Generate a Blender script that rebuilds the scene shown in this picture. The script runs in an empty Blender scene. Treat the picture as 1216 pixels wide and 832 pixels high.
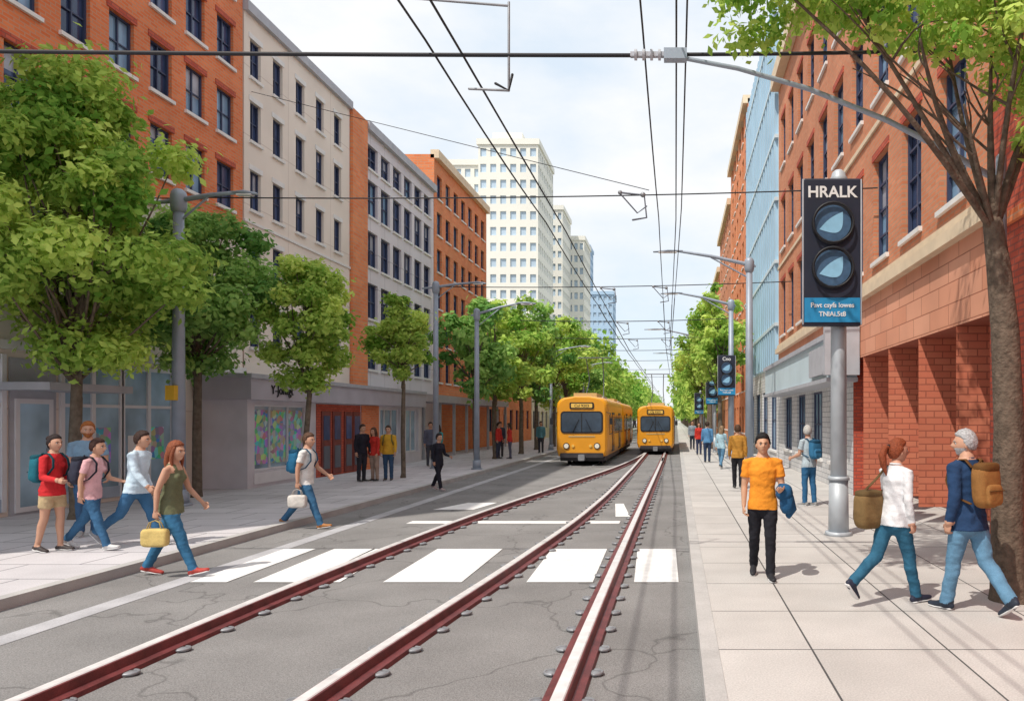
import bpy, math, random
import numpy as np
from mathutils import Vector, Matrix, noise
random.seed(7); rng=np.random.default_rng(11)
R=math.radians
scene=bpy.context.scene
RZ=-0.12   # road level (pavement top is z=0)

# ------------------------------------------------------------------ materials
MATS={}
def _base(name):
    m=bpy.data.materials.new(name); m.use_nodes=True
    nt=m.node_tree; bs=nt.nodes['Principled BSDF']
    MATS[name]=m
    return m,nt,bs
def mk(name,col,rough=.7,var=.12,scale=3.0,metal=0.0,bump=0.0,bscale=40,spec=.4,fine=0.0,blotch=0.0):
    m,nt,bs=_base(name); N=nt.nodes; L=nt.links
    geo=N.new('ShaderNodeNewGeometry')
    no=N.new('ShaderNodeTexNoise'); no.inputs['Scale'].default_value=scale; no.inputs['Detail'].default_value=3
    L.new(geo.outputs['Position'],no.inputs['Vector'])
    mx=N.new('ShaderNodeMix'); mx.data_type='RGBA'
    mx.inputs[6].default_value=(*[c*(1-var) for c in col],1)
    mx.inputs[7].default_value=(*[min(1,c*(1+var)) for c in col],1)
    mr=N.new('ShaderNodeMapRange'); mr.inputs['From Min'].default_value=.3; mr.inputs['From Max'].default_value=.7
    L.new(no.outputs['Fac'],mr.inputs['Value']); L.new(mr.outputs[0],mx.inputs[0])
    out=mx.outputs[2]
    def scaleby(out,texout,a,c,lo,hi):
        m2=N.new('ShaderNodeMapRange'); m2.inputs['From Min'].default_value=a; m2.inputs['From Max'].default_value=c
        m2.inputs['To Min'].default_value=lo; m2.inputs['To Max'].default_value=hi
        L.new(texout,m2.inputs['Value'])
        vm=N.new('ShaderNodeVectorMath'); vm.operation='SCALE'
        L.new(out,vm.inputs[0]); L.new(m2.outputs[0],vm.inputs['Scale']); return vm.outputs[0]
    if fine>0:
        n2=N.new('ShaderNodeTexNoise'); n2.inputs['Scale'].default_value=90; n2.inputs['Detail'].default_value=1
        L.new(geo.outputs['Position'],n2.inputs['Vector']); out=scaleby(out,n2.outputs['Fac'],.35,.65,1-fine,1+fine)
    if blotch>0:   # thin cracks in worn asphalt
        vo=N.new('ShaderNodeTexVoronoi'); vo.feature='DISTANCE_TO_EDGE'; vo.inputs['Scale'].default_value=.42; vo.inputs['Randomness'].default_value=1
        nn=N.new('ShaderNodeTexNoise'); nn.inputs['Scale'].default_value=1.6; L.new(geo.outputs['Position'],nn.inputs['Vector'])
        va=N.new('ShaderNodeVectorMath'); va.operation='ADD'; L.new(geo.outputs['Position'],va.inputs[0]); L.new(nn.outputs['Color'],va.inputs[1]); L.new(va.outputs[0],vo.inputs['Vector'])
        out=scaleby(out,vo.outputs['Distance'],0.0,.012,1-blotch,1)
    L.new(out,bs.inputs['Base Color'])
    bs.inputs['Roughness'].default_value=rough; bs.inputs['Metallic'].default_value=metal
    bs.inputs['Specular IOR Level'].default_value=spec
    if bump>0:
        nb=N.new('ShaderNodeTexNoise'); nb.inputs['Scale'].default_value=bscale; nb.inputs['Detail'].default_value=2
        L.new(geo.outputs['Position'],nb.inputs['Vector'])
        bp=N.new('ShaderNodeBump'); bp.inputs['Strength'].default_value=bump; bp.inputs['Distance'].default_value=.02
        L.new(nb.outputs['Fac'],bp.inputs['Height']); L.new(bp.outputs[0],bs.inputs['Normal'])
    return m
def mkbrick(name,c1,c2,mort,bw=.25,bh=.085,ms=.012,offset=.5,floor=False,rough=.85,bump=.4,var=.15,dirt=.6,fine=0):
    m,nt,bs=_base(name); N=nt.nodes; L=nt.links
    geo=N.new('ShaderNodeNewGeometry'); sp=N.new('ShaderNodeSeparateXYZ'); L.new(geo.outputs['Position'],sp.inputs[0])
    cb=N.new('ShaderNodeCombineXYZ')
    if floor:
        L.new(sp.outputs[0],cb.inputs[0]); L.new(sp.outputs[1],cb.inputs[1])
    else:
        ad=N.new('ShaderNodeMath'); ad.operation='ADD'
        L.new(sp.outputs[0],ad.inputs[0]); L.new(sp.outputs[1],ad.inputs[1])
        L.new(ad.outputs[0],cb.inputs[0]); L.new(sp.outputs[2],cb.inputs[1])
    br=N.new('ShaderNodeTexBrick'); L.new(cb.outputs[0],br.inputs['Vector'])
    br.offset=offset; br.inputs['Scale'].default_value=1
    br.inputs['Color1'].default_value=(*c1,1); br.inputs['Color2'].default_value=(*c2,1); br.inputs['Mortar'].default_value=(*mort,1)
    br.inputs['Brick Width'].default_value=bw; br.inputs['Row Height'].default_value=bh
    br.inputs['Mortar Size'].default_value=ms; br.inputs['Mortar Smooth'].default_value=.1
    no=N.new('ShaderNodeTexNoise'); no.inputs['Scale'].default_value=dirt; no.inputs['Detail'].default_value=4
    L.new(geo.outputs['Position'],no.inputs['Vector'])
    mr=N.new('ShaderNodeMapRange'); mr.inputs['From Min'].default_value=.3; mr.inputs['From Max'].default_value=.7
    mr.inputs['To Min'].default_value=1-var; mr.inputs['To Max'].default_value=1+var*.6
    L.new(no.outputs['Fac'],mr.inputs['Value'])
    vm=N.new('ShaderNodeVectorMath'); vm.operation='SCALE'
    L.new(br.outputs['Color'],vm.inputs[0]); L.new(mr.outputs[0],vm.inputs['Scale'])
    out=vm.outputs[0]
    if fine>0:
        n2=N.new('ShaderNodeTexNoise'); n2.inputs['Scale'].default_value=70; n2.inputs['Detail'].default_value=1
        L.new(geo.outputs['Position'],n2.inputs['Vector'])
        m2=N.new('ShaderNodeMapRange'); m2.inputs['From Min'].default_value=.35; m2.inputs['From Max'].default_value=.65
        m2.inputs['To Min'].default_value=1-fine; m2.inputs['To Max'].default_value=1+fine
        L.new(n2.outputs['Fac'],m2.inputs['Value'])
        v2=N.new('ShaderNodeVectorMath'); v2.operation='SCALE'; L.new(out,v2.inputs[0]); L.new(m2.outputs[0],v2.inputs['Scale']); out=v2.outputs[0]
    L.new(out,bs.inputs['Base Color']); bs.inputs['Roughness'].default_value=rough
    bs.inputs['Specular IOR Level'].default_value=.25
    if bump>0:
        bp=N.new('ShaderNodeBump'); bp.inputs['Strength'].default_value=bump; bp.inputs['Distance'].default_value=.01; bp.invert=True
        L.new(br.outputs['Fac'],bp.inputs['Height']); L.new(bp.outputs[0],bs.inputs['Normal'])
    return m

mkbrick('brick_orange',(.72,.17,.055),(.80,.25,.10),(.62,.30,.18))
mkbrick('brick_orange_far',(.74,.21,.08),(.80,.29,.12),(.6,.32,.2),bw=.4,bh=.14,ms=.015)
mkbrick('brick_right',(.62,.21,.10),(.70,.28,.15),(.50,.30,.20))
mkbrick('brick_red',(.50,.085,.05),(.60,.13,.075),(.32,.09,.065),bw=.24,bh=.085)
mkbrick('brick_shade',(.46,.09,.055),(.54,.13,.08),(.28,.09,.07),bw=.24,bh=.085)
mkbrick('brick_white',(.62,.62,.63),(.70,.70,.70),(.38,.39,.41),bw=.4,bh=.15)
mkbrick('salmon_blocks',(.66,.29,.18),(.72,.36,.24),(.38,.15,.09),bw=.9,bh=.34,ms=.010)
mkbrick('red_blocks',(.58,.17,.10),(.64,.22,.13),(.36,.11,.07),bw=.30,bh=.12,ms=.010)
mkbrick('cream_plaster',(.82,.73,.64),(.84,.76,.67),(.70,.61,.53),bw=3.1,bh=2.1,ms=.02,offset=0,bump=.1,var=.08)
mkbrick('pale_panels',(.70,.66,.69),(.73,.69,.72),(.50,.47,.50),bw=1.6,bh=1.5,ms=.02,offset=0,bump=.2,var=.08)
mkbrick('slab_right',(.50,.48,.46),(.55,.53,.51),(.09,.09,.09),bw=1.12,bh=1.25,ms=.009,offset=0,floor=True,fine=.10,var=.10,dirt=1.3)
mkbrick('slab_left',(.55,.53,.55),(.60,.58,.60),(.17,.16,.18),bw=1.3,bh=.9,ms=.012,offset=.5,floor=True,fine=.08,var=.12,dirt=1.0)
mk('asphalt',(.235,.230,.228),.95,.14,.8,fine=.22,spec=.15,bump=.2,bscale=120,blotch=.35)
mk('ground_m',(.22,.22,.2),.95)
mk('kerb',(.46,.45,.44),.9,.12,2,fine=.08)
mk('gutter',(.42,.42,.44),.9,.15,2,fine=.1)
mk('paint_white',(.80,.80,.79),.8,.10,5,fine=.06)
mk('rail_maroon',(.15,.030,.030),.5,.3,6,fine=.15)
mk('rail_top',(.70,.68,.68),.35,.12,8)
mk('steel',(.30,.31,.33),.5,.15,8,metal=.4)
mk('pole_grey',(.32,.37,.44),.5,.08,4,metal=.2)
mk('pole_light',(.46,.50,.54),.5,.06,4,metal=.2)
mk('black',(.015,.016,.02),.5,.2)
mk('wire',(.02,.02,.025),.6,.1)
mk('sign_navy',(.02,.025,.045),.45,.1)
mk('sign_blue',(.02,.25,.50),.5,.06)
mk('lens_blue',(.06,.12,.21),.3,.15,14)
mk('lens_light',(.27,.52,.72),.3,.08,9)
mk('white',(.75,.75,.75),.6,.04)
mk('off_white',(.77,.76,.74),.7,.06)
mk('trim_grey',(.44,.45,.49),.7,.08)
mk('trim_dark',(.13,.14,.17),.6,.1)
mk('shop_grey',(.46,.44,.49),.8,.08,1.5)
mk('shop_wall',(.62,.60,.64),.85,.10,1.2,fine=.04)
mk('stone_tan',(.74,.60,.43),.8,.08)
mk('window_frame',(.045,.06,.12),.5,.1)
mk('frame_grey',(.40,.48,.58),.5,.08)
mk('frame_light',(.74,.74,.76),.5,.05)
mk('roof_m',(.22,.21,.2),.9,.1)
mk('glass_dark',(.035,.055,.12),.12,.5,.9,spec=.5)
mk('glass_navy',(.07,.10,.20),.15,.4,1.3,spec=.5)
mk('glass_blue',(.22,.36,.52),.15,.35,.8,spec=.5)
mk('glass_curtain',(.42,.44,.50),.3,.25,2.0,spec=.5)
mk('glass_shop',(.34,.50,.62),.12,.40,.9,spec=.5)
mk('glass_pale',(.46,.57,.68),.3,.2,.05)  # tower glass, paled with distance haze in its colour
mk('tower_cream',(.82,.80,.73),.9,.04,.05)  # towers kept pale: distance haze is put into the wall colour
mk('tower_blue',(.40,.55,.72),.6,.06,.05)
mk('bluepanel',(.38,.56,.70),.5,.08,.8)
mk('bluepanel2',(.60,.73,.80),.5,.06,.8)
mk('door_wood',(.20,.05,.04),.6,.2,5)
mk('tram_yellow',(.80,.34,.014),.35,.05,2,spec=.5)
mk('tram_dark',(.05,.045,.05),.5,.2)
mk('tram_roof',(.55,.42,.2),.6,.1)
mk('tram_glass',(.03,.05,.08),.08,.4,2,spec=.6)
mk('headlight',(.85,.82,.7),.2,.02)
mk('amber',(.85,.55,.12),.4,.05)
mk('bark',(.13,.095,.07),.95,.35,14,bump=.9,bscale=30)
mk('bark_grey',(.15,.12,.09),.95,.3,10,bump=.7,bscale=30)
mk('yellow_box',(.7,.42,.03),.5,.1)
def mkposter():
    m,nt,bs=_base('poster_art'); N=nt.nodes; L=nt.links
    geo=N.new('ShaderNodeNewGeometry'); v=N.new('ShaderNodeTexVoronoi'); v.inputs['Scale'].default_value=6.5
    L.new(geo.outputs['Position'],v.inputs['Vector'])
    h=N.new('ShaderNodeHueSaturation'); h.inputs['Saturation'].default_value=1.3; h.inputs['Value'].default_value=1.0
    L.new(v.outputs['Color'],h.inputs['Color'])
    mx=N.new('ShaderNodeMix'); mx.data_type='RGBA'; mx.inputs[0].default_value=.42; mx.inputs[7].default_value=(.18,.58,.62,1)
    L.new(h.outputs[0],mx.inputs[6]); L.new(mx.outputs[2],bs.inputs['Base Color']); bs.inputs['Roughness'].default_value=.4
mkposter()
def mkleaf(name,dark,light):
    m=bpy.data.materials.new(name); m.use_nodes=True; MATS[name]=m
    nt=m.node_tree; N=nt.nodes; L=nt.links
    for n in list(N):
        if n.type!='OUTPUT_MATERIAL': N.remove(n)
    out=[n for n in N if n.type=='OUTPUT_MATERIAL'][0]
    at=N.new('ShaderNodeAttribute'); at.attribute_name='tone'
    mx=N.new('ShaderNodeMix'); mx.data_type='RGBA'
    mx.inputs[6].default_value=(*dark,1); mx.inputs[7].default_value=(*light,1)
    L.new(at.outputs['Fac'],mx.inputs[0])
    d=N.new('ShaderNodeBsdfDiffuse'); t=N.new('ShaderNodeBsdfTranslucent'); ms=N.new('ShaderNodeMixShader'); ms.inputs[0].default_value=.45
    L.new(mx.outputs[2],d.inputs[0]); L.new(mx.outputs[2],t.inputs[0]); L.new(d.outputs[0],ms.inputs[1]); L.new(t.outputs[0],ms.inputs[2])
    L.new(ms.outputs[0],out.inputs[0])
mkleaf('leaf_a',(.18,.38,.06),(.66,.82,.20))
mkleaf('leaf_b',(.13,.32,.08),(.50,.74,.22))
mkleaf('leaf_c',(.20,.41,.06),(.70,.84,.22))

# ------------------------------------------------------------------ mesh builder
class MB:
    def __init__(s): s.v=[];s.f=[];s.m=[];s.s=[];s.mats=[]
    def mi(s,n):
        if n not in s.mats: s.mats.append(n)
        return s.mats.index(n)
    def add(s,vs,fs,mat,smooth=False):
        o=len(s.v); s.v.extend([tuple(p) for p in vs]); k=s.mi(mat)
        for f in fs: s.f.append(tuple(i+o for i in f)); s.m.append(k); s.s.append(smooth)
    def quad(s,a,b,c,d,mat): s.add([a,b,c,d],[(0,1,2,3)],mat)
    def box(s,x0,x1,y0,y1,z0,z1,mat):
        vs=[(x,y,z) for x in(x0,x1) for y in(y0,y1) for z in(z0,z1)]
        s.add(vs,[(0,1,3,2),(4,6,7,5),(0,4,5,1),(2,3,7,6),(0,2,6,4),(1,5,7,3)],mat)
    def tube(s,pts,rad,mat,n=10,side=None,cap='round',smooth=True):
        pts=[Vector(p) for p in pts]; rad=[r if isinstance(r,(tuple,list)) else (r,r) for r in rad]
        T=[]
        for i in range(len(pts)):
            a=pts[max(0,i-1)]; b=pts[min(len(pts)-1,i+1)]; T.append((b-a).normalized())
        P=[];RR=[];TT=[]
        if cap=='round':
            for an in (88,60,30):
                q=max(min(rad[0]),1e-4)
                P.append(pts[0]-T[0]*q*math.sin(R(an))); RR.append((rad[0][0]*math.cos(R(an)),rad[0][1]*math.cos(R(an)))); TT.append(T[0])
        P+=pts; RR+=rad; TT+=T
        if cap=='round':
            for an in (30,60,88):
                q=min(rad[-1])
                P.append(pts[-1]+T[-1]*q*math.sin(R(an))); RR.append((rad[-1][0]*math.cos(R(an)),rad[-1][1]*math.cos(R(an)))); TT.append(T[-1])
        sd=side if side is not None else (Vector((1,0,0)) if abs(T[0].x)<.9 else Vector((0,1,0)))
        vs=[]
        for p,r,t in zip(P,RR,TT):
            u=(sd-t*sd.dot(t)).normalized(); w=t.cross(u)
            if side is None: sd=u
            for k in range(n):
                a=2*math.pi*k/n; vs.append(p+u*(r[0]*math.cos(a))+w*(r[1]*math.sin(a)))
        fs=[]
        for i in range(len(P)-1):
            for k in range(n):
                k2=(k+1)%n; fs.append((i*n+k,i*n+k2,(i+1)*n+k2,(i+1)*n+k))
        fs.append(tuple(range(n-1,-1,-1))); L0=(len(P)-1)*n; fs.append(tuple(L0+k for k in range(n)))
        s.add(vs,fs,mat,smooth)
    def soft(s,c,r,mat,e=.5,nu=20,nv=12,M=None):
        vs=[];fs=[]
        f=lambda a,p: math.copysign(abs(a)**p,a)
        for j in range(nv+1):
            ph=-math.pi/2+math.pi*j/nv
            for i in range(nu):
                th=2*math.pi*i/nu
                p=Vector((r[0]*f(math.cos(ph),e)*f(math.cos(th),e),r[1]*f(math.cos(ph),e)*f(math.sin(th),e),r[2]*f(math.sin(ph),e)))
                if M is not None: p=M@p
                vs.append(Vector(c)+p)
        for j in range(nv):
            for i in range(nu):
                i2=(i+1)%nu; fs.append((j*nu+i,j*nu+i2,(j+1)*nu+i2,(j+1)*nu+i))
        s.add(vs,fs,mat,True)
    def disc(s,c,r,mat,y0,y1,n=28):
        cx,cz=c; vs=[(cx+r*math.cos(2*math.pi*k/n),yy,cz+r*math.sin(2*math.pi*k/n)) for yy in(y0,y1) for k in range(n)]
        fs=[(k,(k+1)%n,n+(k+1)%n,n+k) for k in range(n)]+[tuple(range(n)),tuple(range(2*n-1,n-1,-1))]
        s.add(vs,fs,mat)
    def xdisc(s,c,r,mat,x0,x1,n=24):
        cy,cz=c; vs=[(xx,cy+r*math.cos(2*math.pi*k/n),cz+r*math.sin(2*math.pi*k/n)) for xx in(x0,x1) for k in range(n)]
        fs=[(k,(k+1)%n,n+(k+1)%n,n+k) for k in range(n)]+[tuple(range(n)),tuple(range(2*n-1,n-1,-1))]
        s.add(vs,fs,mat)
    def build(s,name,parent=None,bevel=0):
        me=bpy.data.meshes.new(name); me.from_pydata(s.v,[],s.f)
        for n in s.mats: me.materials.append(MATS[n])
        me.polygons.foreach_set('material_index',s.m); me.polygons.foreach_set('use_smooth',s.s); me.update()
        ob=bpy.data.objects.new(name,me); scene.collection.objects.link(ob)
        if parent: ob.parent=parent
        if bevel:
            bm=ob.modifiers.new('bevel','BEVEL'); bm.width=bevel; bm.segments=2; bm.limit_method='ANGLE'
        return ob
def empty(name,loc=(0,0,0)):
    e=bpy.data.objects.new(name,None); scene.collection.objects.link(e); e.empty_display_size=.3
    return e

# ------------------------------------------------------------------ facades
def facade(b,O,U,N,W,z0,z1,cols,rows,wall,glass,frame='window_frame',sill='off_white',depth=.15,mv=1,mh=1,fw=.05,lintel=None):
    ox,oy=O;ux,uy=U;nx,ny=N
    P=lambda u,z,d:(ox+ux*u-nx*d,oy+uy*u-ny*d,z)
    def fb(u0,u1,za,zb,d0,d1,mat):
        vs=[P(u,z,d) for u in(u0,u1) for d in(d0,d1) for z in(za,zb)]
        b.add(vs,[(0,1,3,2),(4,6,7,5),(0,4,5,1),(2,3,7,6),(0,2,6,4),(1,5,7,3)],mat)
    us=sorted({0,W,*[c for p in cols for c in p]}); zs=sorted({z0,z1,*[c for p in rows for c in p]})
    if wall:
        for i in range(len(us)-1):
            for j in range(len(zs)-1):
                um=(us[i]+us[i+1])/2; zm=(zs[j]+zs[j+1])/2
                if any(a<um<c for a,c in cols) and any(a<zm<c for a,c in rows): continue
                b.quad(P(us[i],zs[j],0),P(us[i+1],zs[j],0),P(us[i+1],zs[j+1],0),P(us[i],zs[j+1],0),wall)
    for a,c in cols:
        for e,g in rows:
            if wall:
                b.quad(P(a,e,0),P(a,g,0),P(a,g,depth),P(a,e,depth),wall); b.quad(P(c,e,0),P(c,g,0),P(c,g,depth),P(c,e,depth),wall)
                b.quad(P(a,g,0),P(c,g,0),P(c,g,depth),P(a,g,depth),wall); b.quad(P(a,e,0),P(c,e,0),P(c,e,depth),P(a,e,depth),wall)
            gm=random.choice(glass) if isinstance(glass,(list,tuple)) else glass
            b.quad(P(a,e,depth*.95),P(c,e,depth*.95),P(c,g,depth*.95),P(a,g,depth*.95),gm)
            if frame and isinstance(glass,(list,tuple)) and random.random()<.35:   # roller blind behind the upper part
                zb=g-(g-e)*random.choice([.25,.4,.55]); b.quad(P(a,zb,depth*.93),P(c,zb,depth*.93),P(c,g,depth*.93),P(a,g,depth*.93),'glass_curtain')
            if frame:
                d0,d1=depth*.55,depth*.9
                fb(a+.002,a+fw,e+.002,g-.002,d0,d1,frame); fb(c-fw,c-.002,e+.002,g-.002,d0,d1,frame)
                fb(a+fw,c-fw,g-fw,g-.002,d0,d1,frame); fb(a+fw,c-fw,e+.002,e+fw,d0,d1,frame)
                for k in range(mv):
                    u=a+(c-a)*(k+1)/(mv+1); fb(u-fw*.4,u+fw*.4,e+fw,g-fw,d0+.01,d1-.004,frame)
                for k in range(mh):
                    z=e+(g-e)*(k+1)/(mh+1); fb(a+fw,c-fw,z-fw*.35,z+fw*.35,d0+.016,d1-.008,frame)
            if sill: fb(a-.06,c+.06,e-.09,e-.003,-.07,depth*.5,sill)
            if lintel: fb(a-.08,c+.08,g+.003,g+.16,-.025,.05,lintel)
    return fb,P
def shell(b,O,U,N,W,z0,z1,D,wall,roof='roof_m'):
    ox,oy=O;ux,uy=U;nx,ny=N
    P=lambda u,z,d:(ox+ux*u-nx*d,oy+uy*u-ny*d,z)
    b.quad(P(0,z0,0),P(0,z0,D),P(0,z1,D),P(0,z1,0),wall); b.quad(P(W,z0,0),P(W,z0,D),P(W,z1,D),P(W,z1,0),wall)
    b.quad(P(0,z0,D),P(W,z0,D),P(W,z1,D),P(0,z1,D),wall); b.quad(P(0,z1,0),P(W,z1,0),P(W,z1,D),P(0,z1,D),roof)
def cols(start,pitch,w,n): return [(start+i*pitch-w/2,start+i*pitch+w/2) for i in range(n)]

# ------------------------------------------------------------------ ground
def sheet(name,x0,x1,y0,y1,z,mat):
    b=MB(); b.quad((x0,y0,z),(x1,y0,z),(x1,y1,z),(x0,y1,z),mat); return b.build(name)
sheet('ground',-2500,2500,-600,4000,-.14,'ground_m')
sheet('road',-7.1,.2,-30,1200,RZ,'asphalt')
b=MB(); b.box(-30,-7.252,-30,600,-.3,0,'slab_left'); b.build('pavement')
b=MB(); b.box(.352,20,-30,600,-.3,0,'slab_right'); b.build('pavement')
b=MB(); b.box(-7.25,-7.1,-30,600,-.3,.004,'kerb'); b.build('kerb')
b=MB(); b.box(.2,.35,-30,600,-.3,.004,'kerb'); b.build('kerb')
sheet('gutter_line',-6.28,-6.02,-30,400,RZ+.004,'gutter')
b=MB()
for (a,c) in [(-6.0,-5.55),(-5.22,-4.62),(-3.62,-2.65),(-1.85,-1.03),(-.52,.03)]:
    b.quad((a,9.35,RZ+.008),(c,9.35,RZ+.008),(c-.04,11.75,RZ+.008),(a-.08,11.75,RZ+.008),'paint_white')
b.quad((-4.6,9.35,RZ+.008),(-4.15,9.35,RZ+.008),(-4.35,11.75,RZ+.008),(-4.7,11.75,RZ+.008),'paint_white')
b.build('zebra_crossing')
b=MB()
b.box(-5.2,-1.1,14.6,14.95,RZ+.003,RZ+.008,'paint_white')
b.quad((-5.4,16.8,RZ+.008),(-4.5,16.8,RZ+.008),(-4.3,18.2,RZ+.008),(-5.0,18.2,RZ+.008),'paint_white')
b.quad((-1.45,18.0,RZ+.008),(-1.25,18.0,RZ+.008),(-.95,15.6,RZ+.008),(-1.25,15.6,RZ+.008),'paint_white')
b.build('road_markings')

def catmull(pts,n=10):
    out=[];P=[pts[0]]+list(pts)+[pts[-1]]
    for i in range(1,len(P)-2):
        p0,p1,p2,p3=[Vector((*q,0)) for q in P[i-1:i+3]]
        for k in range(n):
            t=k/n; out.append(.5*((2*p1)+(-p0+p2)*t+(2*p0-5*p1+4*p2-p3)*t*t+(-p0+3*p1-3*p2+p3)*t**3))
    out.append(Vector((*pts[-1],0))); return out
def rail(name,pts,clipend=27):
    c=catmull(pts); b=MB()
    def strip(prof,mat):
        vs=[];n=len(prof)
        for i,p in enumerate(c):
            a=c[max(0,i-1)];d=c[min(len(c)-1,i+1)];t=(d-a).normalized();s=Vector((t.y,-t.x,0))
            for (o,z) in prof: vs.append(p+s*o+Vector((0,0,RZ+z)))
        fs=[(i*n+k,i*n+k+1,(i+1)*n+k+1,(i+1)*n+k) for i in range(len(c)-1) for k in range(n-1)]
        b.add(vs,fs,mat)
    strip([(-.15,0),(-.14,.035),(-.075,.045),(-.06,.11),(-.048,.115)],'rail_maroon')
    strip([(.15,0),(.14,.035),(.075,.045),(.06,.11),(.048,.115)],'rail_maroon')
    strip([(-.048,.115),(-.04,.122),(.04,.122),(.048,.115)],'rail_top')
    acc=0
    for i in range(len(c)-1):
        seg=(c[i+1]-c[i]);l=seg.length;t=seg/max(l,1e-6);s=Vector((t.y,-t.x,0))
        d=(.62-acc)
        while d<l:
            p=c[i]+t*d
            if 3<p.y<clipend:
                for sg in(-1,1):
                    q=p+s*sg*.165+Vector((0,0,RZ))
                    arc=[q+s*sg*(.065*math.sin(R(a)))+t*(.06*math.cos(R(a)))+Vector((0,0,.022)) for a in (0,36,72,108,144,180)]
                    b.tube(arc,[.013]*6,'steel',n=6)
                    b.soft(q+s*sg*.01+Vector((0,0,.012)),(.05,.05,.02),'steel',e=.5,nu=8,nv=4)
            d+=.62
        acc=(l-(d-.62)) if d>=.62 else acc+l
        acc=max(0,min(.61,acc))
    return b.build(name)
k=1.063
rail('tram_rail',[(-4.25*k,-12),(-4.25*k,2),(-4.22*k,5.4),(-4.12*k,9.5),(-3.8*k,15),(-3.0*k,22.8),(-2.2*k,31),(-1.72*k,40),(-1.66*k,46)])
rail('tram_rail',[(-2.48*k,-12),(-2.45*k,2),(-2.38*k,5.4),(-2.02*k,10.4),(-1.74*k,16),(-1.62*k,26),(-1.6*k,60),(-1.6*k,300)])
rail('tram_rail',[(-.76*k,-12),(-.76*k,2),(-.76*k,9),(-.72*k,17.6),(-.62*k,36),(-.6*k,60),(-.6*k,300)])
b=MB()
for x in(-4.55,-3.55): b.box(x-.04,x+.04,32.5,300,RZ+.002,RZ+.03,'steel')
b.build('grooved_tram_rail')

# ------------------------------------------------------------------ left buildings
XL=-13.0; UY=(0,1); NL=(1,0)
DK=['glass_dark','glass_navy','glass_navy','glass_blue']
e=empty('brick_apartment_building')
b=MB(); y0=6.0;W=22.72-y0
cc=[(u-.40,u+.40) for u in [21.85-y0-1.36*i for i in range(11)]]
fb,P=facade(b,(XL,y0),UY,NL,W,7.4,20.4,cc,[(8.0+2.08*i,9.25+2.08*i) for i in range(6)],'brick_orange',DK,lintel='brick_red')
fb(-.1,W,7.2,7.4,-.08,.3,'off_white')
shell(b,(XL,y0),UY,NL,W,0,20.4,12,'brick_orange'); fb(-.1,W+.0,20.2,20.7,-.25,.2,'stone_tan')
b.build('upper_walls',e)
b=MB()
fb,P=facade(b,(XL,y0),UY,NL,W,0,7.2,[(1,3.6),(4.2,6.8),(7.3,9.9),(10.4,12.3),(12.9,14.6)],[(4.3,6.6)],'cream_plaster',['glass_shop','glass_blue'],frame='frame_grey',mv=2,mh=1,fw=.07)
fb(0,W,3.25,3.42,-.12,.1,'off_white')
for (a,c) in [(1,3.4),(3.7,6.1),(6.4,8.6),(10.0,11.7),(11.75,13.5)]:
    fb(a,c,.35,3.1,-.012,.05,'glass_shop')
    for u in(a,(a+c)/2,c): fb(u-.05,u+.05,.1,3.15,-.06,.04,'frame_light')
    fb(a+.05,c-.05,.1,.35,-.045,.04,'frame_grey'); fb(a+.05,c-.05,3.05,3.15,-.045,.04,'frame_light'); fb(a+.05,c-.05,2.15,2.22,-.045,.04,'frame_light')
    fb(a+.2,a+.75,.7,1.5,-.018,.03,'off_white'); fb(c-.8,c-.3,.9,1.7,-.019,.03,'poster_art')
fb(8.75,9.85,0,3.1,-.03,.05,'trim_grey'); fb(8.95,9.65,.15,2.2,-.05,.04,'glass_shop'); fb(8.85,9.75,.05,.15,-.06,.04,'frame_light')
fb(8.85,8.95,.15,2.3,-.06,.04,'frame_light'); fb(9.65,9.75,.15,2.3,-.06,.04,'frame_light'); fb(8.95,9.65,2.2,2.3,-.06,.04,'frame_light')
fb(9.58,9.62,1.0,1.3,-.1,.0,'steel')
fb(8.4,10.6,2.45,2.6,-1.1,.04,'trim_grey')
b.build('lower_walls',e)

e=empty('cream_apartment_building'); b=MB(); y0=22.8; W=7.36
cc=[(u-.30,u+.30) for u in [.62,1.93,3.4,4.85,6.3]]
fb,P=facade(b,(XL,y0),UY,NL,W,0,14.35,cc,[(4.1,5.3),(6.2,7.4),(8.3,9.5),(10.4,11.6),(12.35,13.5)],'cream_plaster',DK,depth=.16,lintel='off_white')
shell(b,(XL,y0),UY,NL,W,0,14.35,12,'cream_plaster'); fb(-.02,W+.02,14.2,14.5,-.14,.2,'trim_grey'); fb(-.02,W+.02,7.85,7.93,-.04,.1,'off_white')
b.build('walls_and_windows',e)

e=empty('corner_shop'); b=MB(); x1=-11.6; y0=20.5; y1=34.5
b.quad((-13,y0,0),(x1,y0,0),(x1,y0,3.0),(-13,y0,3.0),'shop_wall')
b.box(-13.0,-11.35,y0-.25,y1,3.0,3.12,'trim_grey'); b.box(-12.9,-11.4,y0-.18,y1,2.42,3.0,'shop_grey')
fb,P=facade(b,(x1,y0),UY,NL,y1-y0,0,2.42,[(.35,3.4),(9.2,11.4),(11.7,13.6)],[(.45,2.3)],'shop_wall','glass_shop',frame='frame_light',mv=2,mh=0,sill=None,depth=.2)
for i in range(3):
    fb(.45+i*1.0,1.25+i*1.0,.62,2.15,.13,.17,'poster_art')
fb(.3,3.45,.1,.4,-.03,.05,'frame_light')
fb(3.9,7.3,0.0,2.38,-.02,.1,'brick_red')
for u in(4.2,5.0,5.9,6.6):
    fb(u,u+.62,.05,2.15,-.06,.05,'door_wood'); fb(u+.1,u+.52,1.2,2.0,-.075,.05,'glass_navy'); fb(u+.1,u+.52,.25,1.0,-.08,.05,'trim_dark')
fb(7.4,9.0,0,2.4,-.03,.1,'brick_orange')
b.build('walls_and_windows',e)
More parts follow.
